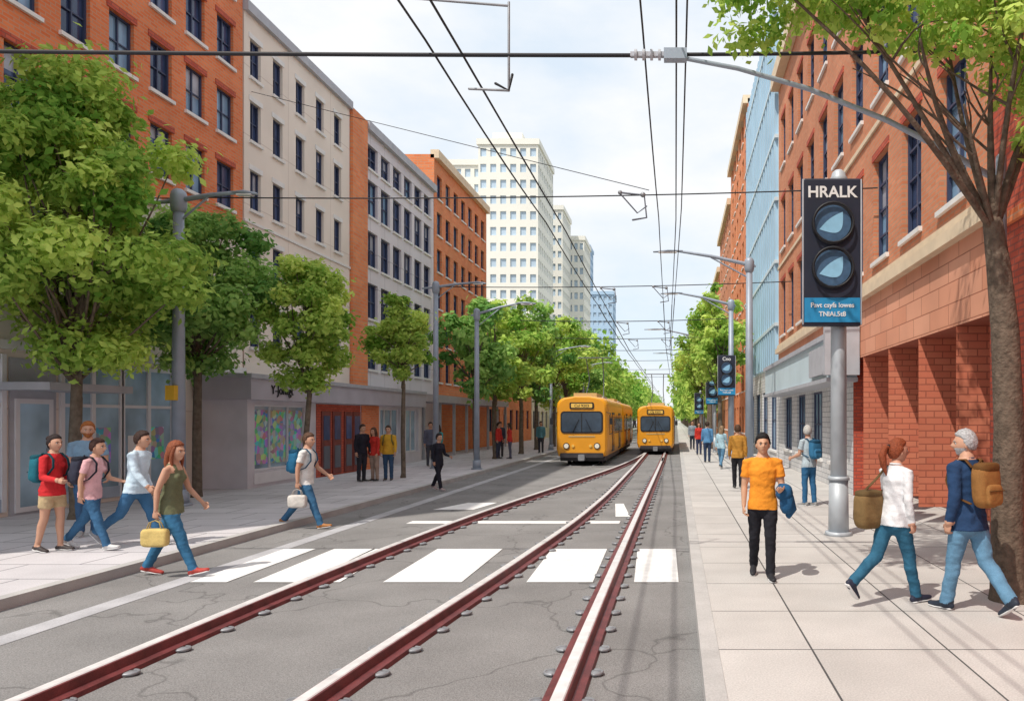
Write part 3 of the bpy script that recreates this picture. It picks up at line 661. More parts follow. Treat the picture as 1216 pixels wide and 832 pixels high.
# ------------------------------------------------------------------ trams
def tram(x,y,s,L=19,segs=2):
    e=empty('tram')
    def prof(w,zt):
        h0=.42*s; pts=[]
        hw=w/2
        pts+= [(-hw*.93,h0),(-hw,h0+.25*s),(-hw,1.25*s),(-hw*.99,2.2*s)]
        for a in range(0,91,15): pts.append((-hw*.99+.38*s*(1-math.cos(R(a))), zt-.42*s+.36*s*math.sin(R(a))))
        pts.append((-hw*.3,zt)); pts+=[(-p[0],p[1]) for p in pts[::-1]]
        return pts
    W=2.26*s; zt=3.0*s
    y0=y
    for sg in range(segs):
        yl=L/segs-.5
        b=MB(); st=[(0,.86,.97),(.06,.93,.985),(.18,.975,.993),(.45,1,1),(yl-.45,1,1),(yl-.15,.975,.993),(yl,.9,.97)]
        vs=[];n=None
        for (d,fw,fz) in st:
            pr=prof(W*fw,zt*fz); n=len(pr)
            for (a,c) in pr: vs.append((x+a,y0+d,RZ+c))
        fs=[(i*n+k_,i*n+(k_+1)%n,(i+1)*n+(k_+1)%n,(i+1)*n+k_) for i in range(len(st)-1) for k_ in range(n)]
        fs+=[tuple(range(n)),tuple(range(len(st)*n-1,(len(st)-1)*n-1,-1))]
        b.add(vs,fs,'tram_yellow')
        b.build('body',e,bevel=.02)
        b=MB(); hw=W/2
        nb=int(yl/1.5); dy=(yl-1.2)/nb
        for side in(-1,1):
            xa,xb=(x+side*(hw-.03),x+side*(hw+.012)); xa,xb=min(xa,xb),max(xa,xb)
            b.box(xa,xb,y0+.5,y0+yl-.5,RZ+1.34*s,RZ+1.38*s,'tram_dark')
            for i in range(nb):
                ya=y0+.6+i*dy
                if i%3==1:
                    b.box(xa,xb+.004,ya+.08,ya+dy-.08,RZ+.55*s,RZ+2.3*s,'tram_dark')
                    b.box(xa-.01,xb+.012,ya+.16,ya+dy/2-.05,RZ+.8*s,RZ+2.2*s,'tram_glass'); b.box(xa-.01,xb+.012,ya+dy/2+.05,ya+dy-.16,RZ+.8*s,RZ+2.2*s,'tram_glass')
                else: b.box(xa,xb,ya+.06,ya+dy-.06,RZ+1.42*s,RZ+2.2*s,'tram_glass')
        b.build('windows',e)
        b=MB()
        b.box(x-hw*.85,x+hw*.85,y0+.3,y0+yl-.3,RZ+.2*s,RZ+.46*s,'tram_dark')
        for wy in(1.3,2.9,yl-2.9,yl-1.3):
            for side in(-1,1):
                xc=x+side*hw*.62; b.xdisc((y0+wy,RZ+.36*s),.33*s,'black',xc-.06,xc+.06); b.xdisc((y0+wy,RZ+.36*s),.18*s,'steel',xc-.08,xc+.08)
        b.build('bogies_and_wheels',e)
        b=MB(); b.box(x-hw*.45,x+hw*.45,y0+1.2,y0+3.6,RZ+zt-.02,RZ+zt+.16*s,'tram_roof'); b.box(x-hw*.4,x+hw*.4,y0+5,y0+7,RZ+zt-.02,RZ+zt+.13*s,'trim_grey')
        b.build('roof_equipment',e)
        if sg<segs-1:
            b=MB()
            for i in range(6): b.box(x-hw*(.9 if i%2 else .82),x+hw*(.9 if i%2 else .82),y0+yl+.0+i*.083,y0+yl+.083+i*.083,RZ+.5*s,RZ+2.75*s,'tram_dark')
            b.build('gangway_bellows',e)
        y0+=L/segs
    b=MB(); hw=W/2; f=y
    def rr(x0,x1,z0,z1,rad,ya,yb,mat):
        pts=[]
        for (cx,cz,a0) in [(x1-rad,z1-rad,0),(x0+rad,z1-rad,90),(x0+rad,z0+rad,180),(x1-rad,z0+rad,270)]:
            for a in range(0,91,18): pts.append((cx+rad*math.cos(R(a0+a)),cz+rad*math.sin(R(a0+a))))
        n=len(pts); vs=[(p[0],ya,p[1]) for p in pts]+[(p[0],yb,p[1]) for p in pts]
        b.add(vs,[(k_,(k_+1)%n,n+(k_+1)%n,n+k_) for k_ in range(n)]+[tuple(range(n)),tuple(range(2*n-1,n-1,-1))],mat)
    rr(x-hw*.80,x+hw*.80,RZ+1.40*s,RZ+2.34*s,.16*s,f-.03,f+.05,'black')
    rr(x-hw*.75,x+hw*.75,RZ+1.46*s,RZ+2.28*s,.13*s,f-.04,f+.04,'tram_glass')
    rr(x-hw*.46,x+hw*.46,RZ+2.44*s,RZ+2.72*s,.06*s,f-.035,f+.05,'black')
    rr(x-hw*.40,x+hw*.40,RZ+2.49*s,RZ+2.67*s,.03*s,f-.045,f+.04,'amber')
    rr(x-hw*.82,x+hw*.82,RZ+.36*s,RZ+.56*s,.06*s,f-.06,f+.3,'tram_dark')
    rr(x-hw*.5,x+hw*.5,RZ+1.24*s,RZ+1.29*s,.02*s,f-.02,f+.05,'tram_roof')
    rr(x-hw*.12,x+hw*.12,RZ+.24*s,RZ+.5*s,.04*s,f-.2,f+.2,'steel')
    b.box(x-.02,x+.02,f-.047,f-.038,RZ+1.46*s,RZ+2.26*s,'black')
    b.tube([(x-hw*.35,f-.06,RZ+1.42*s),(x-hw*.1,f-.06,RZ+2.0*s)],[.012]*2,'black',n=5)
    b.tube([(x+hw*.4,f-.06,RZ+1.42*s),(x+hw*.15,f-.06,RZ+2.0*s)],[.012]*2,'black',n=5)
    for sx in(-1,1):
        b.disc((x+sx*hw*.58,RZ+.86*s),.135*s,'black',f-.04,f+.05); b.disc((x+sx*hw*.58,RZ+.86*s),.10*s,'headlight',f-.06,f+.04)
        b.disc((x+sx*hw*.33,RZ+.86*s),.06*s,'amber',f-.045,f+.04)
        b.tube([(x+sx*hw*.9,f+.1,RZ+2.3*s),(x+sx*hw*1.1,f-.1,RZ+2.25*s),(x+sx*hw*1.12,f-.1,RZ+2.0*s)],[.02,.02,.02],'black',n=5)
        b.box(x+sx*hw*1.12-.07,x+sx*hw*1.12+.07,f-.13,f-.08,RZ+1.78*s,RZ+2.05*s,'black')
    b.build('cab_front',e)
    text('Cul 9203',.17*s,(x,f-.048,RZ+2.52*s),'black',e)
    b=MB(); py=y+5
    for sx in(-.45,.45):
        b.tube([(x+sx*s,py,RZ+zt),(x+sx*.8*s,py+1.1,RZ+zt+1.0),(x+sx*.9*s,py,RZ+zt+2.0)],[.025]*3,'trim_dark',n=6)
    b.tube([(x-.8*s,py,RZ+zt+2.02),(x+.8*s,py,RZ+zt+2.02)],[.03]*2,'trim_dark',n=6)
    b.build('pantograph',e)
    return e
tram(-4.04,32.4,1.0)
tram(-1.17,42.5,.93,L=18)

# ------------------------------------------------------------------ people
CM={}
def cloth(c,rough=.85,kind='cloth'):
    key=(tuple(c),kind)
    if key not in CM:
        nm='%s_%02d'%(kind,len(CM))
        if kind=='skin': mk(nm,c,.55,.05,8,spec=.35)
        elif kind=='hair': mk(nm,c,.6,.3,60,spec=.3,bump=.6,bscale=90)
        else: mk(nm,c,rough,.14,7,bump=.5,bscale=14,spec=.2,fine=.06)
        CM[key]=nm
    return CM[key]
def head_shape(d):
    x,y,z=d.x*.074,d.y*.096,d.z*.118
    zz=d.z
    if zz<0:
        k_=(-zz)**1.5; x*=1-.34*k_
        if y<0: y*=1-.45*k_
        else: y*=1-.06*k_
    if y<0: y*=1.04
    if y>0:
        x*=1-.06*d.y
        y+=.026*math.exp(-((x/.011)**2+((z+.018)/.018)**2))+.010*math.exp(-((x/.009)**2+((z-.004)/.016)**2))
        y+=.007*math.exp(-((x/.035)**2+((z-.028)/.009)**2))
        y-=.012*(math.exp(-(((x-.029)/.015)**2+((z-.006)/.012)**2))+math.exp(-(((x+.029)/.015)**2+((z-.006)/.012)**2)))
        y+=.007*math.exp(-((x/.02)**2+((z+.052)/.007)**2)); y+=.010*math.exp(-((x/.022)**2+((z+.090)/.014)**2))
    return Vector((x,y,z))
def interp(v,xs,ys): return float(np.interp(v,xs,ys))
def person(name,x,y,z,heading,H=1.75,female=False,pose=None,shirt=(.5,.5,.5),pants=(.08,.14,.25),skin=(.55,.31,.21),hair=(.05,.03,.02),shoe=(.05,.05,.05),
           sleeve='long',legs='long',hem=-.10,hairstyle='short',yaw=0,tilt=0,backpack=None,bag=None,carry=None,vox=.011,bulk=1.0,beard=False,bagside=1,shoulderbag=None):
    p=dict(tl=0,tr=0,kl=4,kr=4,pl=0,pr=0,al=5,ar=-5,el=14,er=14,bl=7,br=7,lean=2,inl=0,inr=0); p.update(pose or {})
    s=H/1.75; Sk=cloth(skin,kind='skin'); Sh=cloth(shirt); Pa=cloth(pants); Ha=cloth(hair,kind='hair'); So=cloth(shoe,.5); Wh='white'
    lean=R(p['lean'])
    def U(v):
        v=Vector(v); return Vector((v.x,v.y*math.cos(lean)+v.z*math.sin(lean),-v.y*math.sin(lean)+v.z*math.cos(lean)))
    sw=.163 if female else .186
    prim=MB(); bones=[]
    add=.012*bulk
    if female: tz=[(-.10,.12,.095),(-.02,.168,.12),(.06,.158,.115),(.17,.122,.095),(.28,.132,.102),(.37,.145,.112),(.45,.138,.092),(.50,.10,.072),(.545,.055,.052)]
    else: tz=[(-.10,.12,.095),(-.02,.160,.118),(.06,.155,.115),(.17,.145,.108),(.28,.16,.118),(.37,.175,.122),(.45,.166,.104),(.505,.115,.08),(.55,.062,.058)]
    prim.tube([U((0,0,a)) for a,_,_ in tz],[(b_+add*.6,c_+add*.6) for _,b_,c_ in tz],'black',n=20,side=Vector((1,0,0)))
    if female:
        for sx in(-1,1): prim.soft(U((sx*.065,.082,.36)),(.055,.048,.052),'black',e=1)
    hz=hem; prim.tube([U((0,0,hz)),U((0,0,hz+.12))],[((.172 if not female else .178)+add,.128+add),((.158 if not female else .15)+add,.118+add)],'black',n=20,side=Vector((1,0,0)),cap='flat')
    for sx in(-1,1): prim.tube([(sx*.08,-.045,-.08),(sx*.08,-.055,.0)],[.078,.07],'black',n=12)
    prim.tube([U((0,-.012,.50)),U((0,.008,.63))],[.058 if not female else .049,.052 if not female else .044],'black',n=14)
    bones.append((U((0,0,-.05)),U((0,0,.49)),.14,.13,'torso')); bones.append((U((0,-.008,.56)),U((0,.012,.66)),.05,.05,'neck'))
    feet=[]; soles=[]
    for sd,th,kn,pi in((-1,p['tl'],p['kl'],p['pl']),(1,p['tr'],p['kr'],p['pr'])):
        hip=Vector((sd*.088,0,-.02)); a=R(th); kne=hip+Vector((sd*.006,math.sin(a),-math.cos(a)))*.425
        c_=R(th-kn); ank=kne+Vector((-sd*.006,math.sin(c_),-math.cos(c_)))*.415
        lp=legs=='long'; ad=add if lp else 0
        prim.tube([hip,hip.lerp(kne,.35),hip.lerp(kne,.8),kne],[.088+ad*.5,.082+ad,.062+ad,.056+ad],'black',n=14)
        cf=kne.lerp(ank,.3)+Vector((0,-.012,0))
        prim.tube([kne,cf,kne.lerp(ank,.7),ank+(ank-kne).normalized()*(.02 if lp else 0)],[.056+ad,.056+ad*.8,.042+ad*(1.3 if lp else 0),.036+ad*(1.7 if lp else 0)],'black',n=14)
        if legs=='shorts': prim.tube([hip,hip.lerp(kne,.62)],[.098,.092],'black',n=14,cap='flat')
        pr_=R(pi); ff=Vector((sd*.12,math.cos(pr_),-math.sin(pr_))).normalized(); fu=Vector((0,math.sin(pr_),math.cos(pr_)))
        heel=ank-ff*.045-fu*.048; ball=ank+ff*.12-fu*.055; toe=ank+ff*.185-fu*.058
        prim.tube([heel,ank+ff*.04-fu*.04,ball,toe],[(.034,.034),(.040,.042),(.046,.030),(.036,.024)],'black',n=12,side=Vector((1,0,0)))
        prim.tube([ank,ank-fu*.05],[.04,.042],'black',n=12)
        soles.append([(heel-fu*.028-ff*.004,.036),(ank+ff*.04-fu*.076,.036),(ball-fu*.024,.045),(toe-fu*.018,.034)])
        for q,r_ in((heel,.034),(ball,.030),(toe,.024)): feet.append(q.z-r_-.004)
        bones.append((hip,kne,.085,.06,'thigh')); bones.append((kne,ank,.06,.045,'shank')); bones.append((heel,toe,.036,.03,'shoe')); bones.append((ank-fu*.03,ank-fu*.05,.042,.042,'shoe'))
    hands=[]
    for sd,an,el,ab,inn in((-1,p['al'],p['el'],p['bl'],p['inl']),(1,p['ar'],p['er'],p['br'],p['inr'])):
        shd=U((sd*sw,0,.462)); a=R(an); bb=R(ab)
        d1=Vector((sd*math.sin(bb),math.sin(a)*math.cos(bb),-math.cos(a)*math.cos(bb))); elb=shd+d1*.285
        c_=R(an+el); d2=Vector((sd*math.sin(R(ab*.3))-sd*math.sin(R(inn)),math.sin(c_),-math.cos(c_))).normalized(); wr=elb+d2*.245
        f_=.88 if female else 1.0; la=add if sleeve=='long' else 0; ua=add if sleeve!='none' else -.006
        prim.tube([U((sd*(sw-.07),0,.478)),shd,shd.lerp(elb,.5),elb],[(.040+ua)*f_,(.052+ua)*f_,(.047+la)*f_,(.040+la)*f_],'black',n=12)
        prim.tube([elb,elb.lerp(wr,.3),wr],[(.040+la)*f_,(.040+la)*f_,(.027+la*.9)*f_],'black',n=12)
        if sleeve=='short': prim.tube([shd.lerp(elb,.12),shd.lerp(elb,.62)],[.060*f_,.061*f_],'black',n=12,cap='flat')
        bones.append((shd,elb,.05,.042,'upperarm')); bones.append((elb,wr,.042,.03,'forearm'))
        hands.append((sd,elb,wr,d2))
    tmp=prim.build('tmp'); rm=tmp.modifiers.new('r','REMESH'); rm.mode='VOXEL'; rm.voxel_size=vox
    sm=tmp.modifiers.new('s','SMOOTH'); sm.factor=.5; sm.iterations=3
    dg=bpy.context.evaluated_depsgraph_get(); ev=tmp.evaluated_get(dg); me=bpy.data.meshes.new_from_object(ev)
    nv=len(me.vertices); co=np.empty(nv*3); me.vertices.foreach_get('co',co); co=co.reshape(-1,3)
    nm_=np.empty(nv*3); me.vertices.foreach_get('normal',nm_); nm_=nm_.reshape(-1,3)
    faces=[tuple(pl.vertices) for pl in me.polygons]
    bpy.data.objects.remove(tmp)
    cen=np.array([co[list(f)].mean(0) for f in faces])
    D=[];Tt=[]
    for (p0,p1,r0,r1,reg) in bones:
        a=np.array(p0);d=np.array(p1)-a; t=np.clip(((cen-a)@d)/(d@d),0,1); q=a+t[:,None]*d; D.append(np.linalg.norm(cen-q,axis=1)-(r0+(r1-r0)*t)); Tt.append(t)
    D=np.array(D);Tt=np.array(Tt); k_=D.argmin(0); t=Tt[k_,np.arange(len(cen))]
    ax=np.array([0,math.sin(lean),math.cos(lean)]); zt=cen@ax
    disp=np.zeros(nv); seen=np.zeros(nv,bool)
    out=MB()
    for i,f in enumerate(faces):
        reg=bones[k_[i]][4]; m=Sh
        if reg=='shoe': m=So
        elif reg=='neck': m=Sk
        elif reg in('torso','thigh'):
            if zt[i]>hem+.001: m=Sh if zt[i]<.53 else Sk
            else: m=Pa if (legs=='long' or reg=='torso' or t[i]<.64) else Sk
        elif reg=='shank': m=Pa if legs=='long' else Sk
        elif reg=='upperarm': m=Sh if (sleeve=='long' or (sleeve=='short' and t[i]<.62)) else Sk
        elif reg=='forearm': m=Sh if (sleeve=='long' and t[i]<.95) else Sk
        if sleeve=='none' and reg=='torso' and zt[i]>.42 and abs(cen[i][0])>.105: m=Sk
        if sleeve=='none' and reg=='torso' and zt[i]>.455 and not(.055<abs(cen[i][0])<.09): m=Sk
        if m in(Sh,Pa):
            for q in f: seen[q]=True
        out.f.append(f); out.m.append(out.mi(m)); out.s.append(True)
    for i in np.nonzero(seen)[0]:
        c=co[i]; disp[i]=.007*noise.noise(Vector((c[0]*8+x,c[1]*8+c[2]*5,c[2]*15+y)))+.004*noise.noise(Vector((c[0]*20+c[2]*14,c[1]*20+x,c[2]*26)))
    co=co+nm_*disp[:,None]
    out.v=[tuple(c) for c in co]
    for sl_ in soles: out.tube([q for q,_ in sl_],[(r_,.010) for _,r_ in sl_],Wh,n=10,side=Vector((1,0,0)))
    hs=.92 if female else 1
    for sd,elb,wr,d in hands:
        fwd=Vector((0,1,0)); fv=(fwd-d*fwd.dot(d)); fv=fv.normalized() if fv.length>.1 else Vector((0,0,1))
        pn=d.cross(fv).normalized()
        if pn.x*sd>0: pn=-pn
        K=wr+d*.085*hs
        out.tube([wr-d*.03,wr+d*.01,wr+d*.045*hs,K],[(.026*hs,.021*hs),(.030*hs,.018*hs),(.040*hs,.016*hs),(.040*hs,.013*hs)],Sk,n=12,side=fv)
        for j,(o,l) in enumerate(((.029,.068),(.010,.078),(-.009,.072),(-.028,.056))):
            b0=K+fv*o*hs-d*.012; c1=R(22+6*j); c2=R(55+8*j); c3=R(80+8*j); l*=hs
            q1=b0+(d*math.cos(c1)+pn*math.sin(c1))*l*.5; q2=q1+(d*math.cos(c2)+pn*math.sin(c2))*l*.32; q3=q2+(d*math.cos(c3)+pn*math.sin(c3))*l*.25
            out.tube([b0,q1,q2,q3],[.0095*hs,.0088*hs,.008*hs,.0065*hs],Sk,n=7)
        b0=wr+d*.025*hs+fv*.024*hs; q1=b0+(d*.6+fv*.75+pn*.2).normalized()*.034*hs; q2=q1+(d*.85+fv*.25+pn*.35).normalized()*.03*hs
        out.tube([b0,q1,q2],[.013*hs,.011*hs,.008*hs],Sk,n=7)
    HM=Matrix.Translation(U((0,.018,.678)))@Matrix.Rotation(R(-yaw),4,'Z')@Matrix.Rotation(R(-tilt),4,'X')@Matrix.Scale(1.06,4)
    nu,nvv=52,44; lipm=cloth(tuple(c*q for c,q in zip(skin,(.8,.45,.45))),kind='skin')
    vs=[];fs=[];hv=[]
    low=-.062 if hairstyle=='short' else -.080
    top={'short':.022,'bald':.004,'long':.024,'ponytail':.016,'bun':.016}.get(hairstyle,.018)
    for j in range(nvv+1):
        for i in range(nu):
            ph=-math.pi/2+math.pi*j/nvv; th=2*math.pi*i/nu; d=Vector((math.cos(ph)*math.sin(th),math.cos(ph)*math.cos(th),math.sin(ph)))
            q=head_shape(d); vs.append(HM@q)
            yy=q.y/.096
            hl=interp(yy,[-.7,-.35,-.15,.08,.2,.5,.8,1],[low,low+.01,-.03,-.012,.040,.060,.066,.068])
            hl+=.006*noise.noise(Vector((d.x*9+x,d.y*9,0)))
            h=(q.z-hl)/.016; h=max(0,min(1,h)); h=h*h*(3-2*h)
            nz=.007*noise.noise(Vector((d.x*14,d.y*6+x,d.z*6)))+.005*noise.noise(Vector((d.x*30,d.y*12+x,d.z*12)))
            o_=-.010+h*(.010+.010+nz+(top-.010)*max(0,d.z)+(.004 if d.y<0 else 0))
            hv.append(HM@(q+d*o_))
    for j in range(nvv):
        for i in range(nu):
            i2=(i+1)%nu; fs.append((j*nu+i,j*nu+i2,(j+1)*nu+i2,(j+1)*nu+i))
    iv=HM.inverted(); o0=len(out.v); out.v.extend([tuple(q) for q in vs])
    for f in fs:
        c_=iv@((vs[f[0]]+vs[f[2]])/2); m=Sk
        if c_.y>.05 and abs(c_.x)<.023 and -.060<c_.z<-.046: m=lipm
        if beard and c_.y>-.005 and c_.z<-.035 and m==Sk and not(abs(c_.x)<.02 and c_.z>-.045): m=Ha
        out.f.append(tuple(q+o0 for q in f)); out.m.append(out.mi(m)); out.s.append(True)
    out.add(hv,fs,Ha,True)
    R3=HM.to_3x3()
    for sx in(-1,1):
        out.soft(HM@Vector((sx*.029,.0775,.006)),(.0125,.008,.0065),'white',e=1,nu=10,nv=6,M=R3)
        out.soft(HM@Vector((sx*.029,.0835,.006)),(.0058,.004,.0060),'black',e=1,nu=8,nv=6,M=R3)
        out.tube([HM@Vector((sx*.015,.0875,.0135)),HM@Vector((sx*.029,.0865,.0165)),HM@Vector((sx*.042,.078,.0125))],[.002,.0026,.002],Ha,n=5)
        out.tube([HM@Vector((sx*.014,.096,.026)),HM@Vector((sx*.030,.093,.031)),HM@Vector((sx*.044,.082,.026))],[.003,.0036,.0022],Ha,n=5)
        out.soft(HM@Vector((sx*.075,-.004,-.008)),(.009,.018,.030),Sk,e=1,nu=10,nv=8,M=R3)
    if hairstyle=='ponytail':
        out.tube([HM@Vector((0,-.09,.05)),HM@Vector((0,-.145,.04)),HM@Vector((0,-.175,-.04)),HM@Vector((.01,-.165,-.14)),HM@Vector((.015,-.14,-.23))],[.022,.034,.042,.034,.008],Ha,n=12)
        out.tube([HM@Vector((0,-.10,.048)),HM@Vector((0,-.118,.046))],[.026,.026],'black',n=10)
    if hairstyle=='bun': out.soft(HM@Vector((0,-.11,.07)),(.042,.042,.042),Ha,e=1)
    if hairstyle=='long':
        out.tube([HM@Vector((0,-.045,.06)),HM@Vector((0,-.075,-.03)),HM@Vector((0,-.085,-.12)),HM@Vector((0,-.075,-.21)),HM@Vector((0,-.06,-.27))],[(.07,.05),(.085,.05),(.092,.045),(.085,.035),(.05,.012)],Ha,n=18,side=R3@Vector((1,0,0)))
        for sx in(-1,1): out.tube([HM@Vector((sx*.062,.03,.055)),HM@Vector((sx*.080,.012,-.02)),HM@Vector((sx*.083,.005,-.10)),HM@Vector((sx*.075,.015,-.19))],[.018,.024,.025,.008],Ha,n=8)
    pts=[U((.060*math.sin(R(a)),-.006+.060*math.cos(R(a)),.535+(.010 if math.cos(R(a))<0 else -.012*math.cos(R(a))))) for a in range(0,361,24)]
    if sleeve!='none': out.tube(pts,[.010]*len(pts),Sh,n=6,cap='flat')
    base=-min(feet); M=Matrix.Translation((x,y,z))@Matrix.Rotation(R(-heading),4,'Z')@Matrix.Scale(s,4)@Matrix.Translation((0,0,base))
    def fin(mb,nm,par=None,bevel=0):
        mb.v=[tuple(M@Vector(q)) for q in mb.v]; return mb.build(nm,par,bevel)
    ob=fin(out,name)
    if backpack:
        b=MB(); Bp=cloth(backpack); Bd=cloth(tuple(c*.45 for c in backpack))
        LM=Matrix.Rotation(-lean,3,'X')
        b.soft(U((0,-.205,.29)),(.145,.085,.215),Bp,e=.55,M=LM); b.soft(U((0,-.285,.20)),(.105,.035,.10),Bp,e=.5,M=LM)
        b.soft(U((0,-.215,.455)),(.135,.078,.05),Bd,e=.6,M=LM)
        b.tube([U((.03,-.16,.50)),U((0,-.17,.53)),U((-.03,-.16,.50))],[.009]*3,Bd,n=6)
        b.tube([U((-.1,-.322,.24)),U((.1,-.322,.24))],[.006]*2,Bd,n=5)
        for sx in(-1,1):
            b.tube([U((sx*.09,-.13,.46)),U((sx*.105,-.07,.532)),U((sx*.11,.03,.530)),U((sx*.12,.115,.45)),U((sx*.135,.135,.33)),U((sx*.165,.06,.20)),U((sx*.13,-.13,.12))],[(.022,.008)]*7,Bd,n=8,side=Vector((1,0,0)))
        fin(b,'backpack',ob)
    if bag or shoulderbag:
        b=MB(); col=bag or shoulderbag; Bp=cloth(col); Bd=cloth(tuple(c*.6 for c in col))
        if bag:
            sd,elb,wr,d=hands[1 if bagside>0 else 0]; h=wr+d*.11
            c_=h+Vector((0,0,-.22)); b.soft(c_,(.06,.16,.115),Bp,e=.4); b.tube([c_+Vector((0,-.14,.10)),c_+Vector((0,.14,.10))],[.01]*2,Bd,n=6)
            for ox in(-.03,.03): b.tube([c_+Vector((ox,-.09,.1)),c_+Vector((ox*.6,-.06,.19)),h+Vector((0,0,-.005)),c_+Vector((ox*.6,.06,.19)),c_+Vector((ox,.09,.1))],[.007]*5,Bd,n=6)
        else:
            c_=U((bagside*.15,-.22,.05)); b.soft(c_,(.10,.16,.20),Bp,e=.5); b.soft(c_+Vector((bagside*.08,-.02,-.05)),(.03,.11,.09),Bd,e=.5); b.soft(c_+Vector((0,0,.17)),(.10,.15,.04),Bd,e=.6)
            b.tube([c_+Vector((0,-.1,.17)),U((bagside*.12,-.13,.40)),U((bagside*.10,-.03,.525)),U((bagside*.11,.08,.49)),U((bagside*.15,.12,.34)),c_+Vector((0,.13,.15))],[(.020,.008)]*6,Bd,n=8,side=Vector((1,0,0)))
        fin(b,'handbag',ob)
    if carry:
        sd,elb,wr,d=hands[0]; b=MB(); Bp=cloth(carry)
        c_=elb.lerp(wr,.55)+Vector((-.03,.0,-.05))
        b.soft(c_,(.10,.15,.10),Bp,e=.8); b.soft(c_+Vector((-.03,.02,-.12)),(.085,.11,.14),Bp,e=.8); b.tube([c_+Vector((-.06,.0,-.05)),c_+Vector((-.09,.03,-.2)),c_+Vector((-.06,.0,-.28))],[.05,.055,.035],Bp,n=10)
        b.v=[tuple(Vector(q)+Vector((1,1,1))*.015*noise.noise(Vector(q)*22)) for q in b.v]
        fin(b,'folded_jacket',ob)
    return ob
JE=(.045,.13,.25)
STR=dict(tl=22,tr=-19,kl=3,kr=22,pl=-8,pr=26,al=-16,ar=16,el=16,er=26,lean=4)
STR2=dict(tl=-20,tr=23,kl=20,kr=4,pl=24,pr=-10,al=16,ar=-14,el=28,er=14,lean=4)
# right pavement
person('man',1.03,9.05,0,182,1.72,pose=dict(tl=9,tr=-9,kl=4,kr=20,pl=0,pr=18,al=2,el=82,bl=9,inl=10,ar=-4,er=16,br=7),shirt=(.80,.29,.03),pants=(.018,.018,.024),sleeve='short',hair=(.012,.01,.01),shoe=(.03,.03,.035),carry=(.02,.09,.20),skin=(.58,.33,.21))
person('woman',2.24,7.8,0,58,1.72,female=True,pose=dict(tl=-22,tr=18,kl=34,kr=4,pl=46,pr=-4,al=16,el=20,ar=-8,er=20,lean=4),shirt=(.70,.70,.72),pants=(.03,.12,.20),hair=(.24,.055,.02),hairstyle='ponytail',shoulderbag=(.19,.12,.05),bagside=-1,shoe=(.03,.035,.06),yaw=18,skin=(.60,.32,.22))
person('man',2.88,7.45,0,-30,1.80,pose=dict(tl=15,tr=-15,kl=4,kr=26,pl=0,pr=34,al=-8,ar=12,el=22,er=30,lean=3),shirt=(.02,.05,.12),pants=(.12,.25,.38),hair=(.42,.42,.43),shoe=(.03,.04,.06),backpack=(.28,.13,.04),hem=-.14,bulk=1.6,yaw=-45,beard=True)
person('man',2.9,16.6,0,-35,1.74,pose=dict(tl=4,tr=-4,al=10,el=60),shirt=(.42,.50,.55),pants=(.03,.12,.25),hair=(.5,.49,.47),backpack=(.04,.17,.32),sleeve='short',shoe=(.3,.3,.3),yaw=30)
person('man',1.67,20.6,0,5,1.72,pose=dict(tl=8,tr=-8,kr=14,pr=12),shirt=(.45,.22,.04),pants=(.02,.02,.025),hair=(.08,.04,.02),vox=.014)
person('woman',1.72,29,0,20,1.66,female=True,pose=STR,shirt=(.35,.52,.60),pants=(.10,.22,.35),hair=(.3,.2,.12),hairstyle='long',vox=.016)
person('man',1.35,33,0,0,1.76,shirt=(.10,.25,.45),pants=(.03,.05,.1),vox=.018)
person('woman',1.2,40,0,180,1.7,female=True,shirt=(.55,.04,.03),pants=(.04,.05,.1),hairstyle='long',vox=.018)
person('man',1.0,47,0,180,1.75,shirt=(.25,.3,.35),pants=(.03,.04,.06),vox=.02)
# left pavement
person('woman',-8.93,10.85,0,95,1.66,female=True,pose=dict(tl=6,tr=-6,kl=6,kr=10,pr=8,ar=5,er=75,al=-4,el=70),shirt=(.55,.03,.035),pants=(.50,.38,.22),legs='shorts',hair=(.025,.015,.015),hairstyle='bun',backpack=(.02,.15,.20),shoe=(.06,.05,.05),sleeve='long',yaw=10,bulk=1.3)
person('man',-9.55,12.3,0,140,1.84,pose=dict(al=5,el=30),shirt=(.20,.32,.44),pants=(.06,.13,.25),hair=(.35,.12,.03),sleeve='short',shoe=(.4,.4,.4),beard=True)
person('woman',-8.5,11.0,0,88,1.66,female=True,pose={**STR2,'lean':8,'el':60},shirt=(.66,.38,.40),pants=JE,hair=(.05,.02,.015),backpack=(.04,.045,.07),sleeve='short',shoe=(.6,.6,.6),hairstyle='short')
person('man',-8.05,11.3,0,85,1.76,pose={**STR,'el':40,'tr':-24,'kr':28,'pr':40,'lean':6},shirt=(.55,.68,.78),pants=JE,hair=(.04,.02,.015),shoe=(.25,.25,.27),sleeve='long')
person('woman',-6.5,9.75,RZ,86,1.76,female=True,pose=dict(tl=-20,tr=24,kl=8,kr=4,pl=12,pr=-14,al=16,ar=-16,el=26,er=14,bl=8,br=10,lean=4),shirt=(.14,.15,.085),pants=(.04,.15,.28),hair=(.24,.07,.03),hairstyle='long',sleeve='none',bag=(.64,.48,.18),bagside=1,shoe=(.40,.06,.05),yaw=12)
person('man',-6.85,14.0,RZ,88,1.80,pose={**STR2,'el':36},shirt=(.74,.74,.72),pants=(.05,.15,.28),hair=(.10,.05,.03),backpack=(.03,.17,.32),sleeve='short',shoe=(.45,.20,.07),bag=(.65,.62,.58),bagside=1,yaw=15)
person('woman',-6.72,21.4,RZ,120,1.62,female=True,pose=dict(tl=-14,tr=16,kl=18,kr=4,pl=18,pr=-4,el=60,al=10),shirt=(.02,.02,.03),pants=(.02,.02,.03),hair=(.02,.015,.015),hairstyle='short',hem=-.16,vox=.014,shoe=(.4,.3,.3))
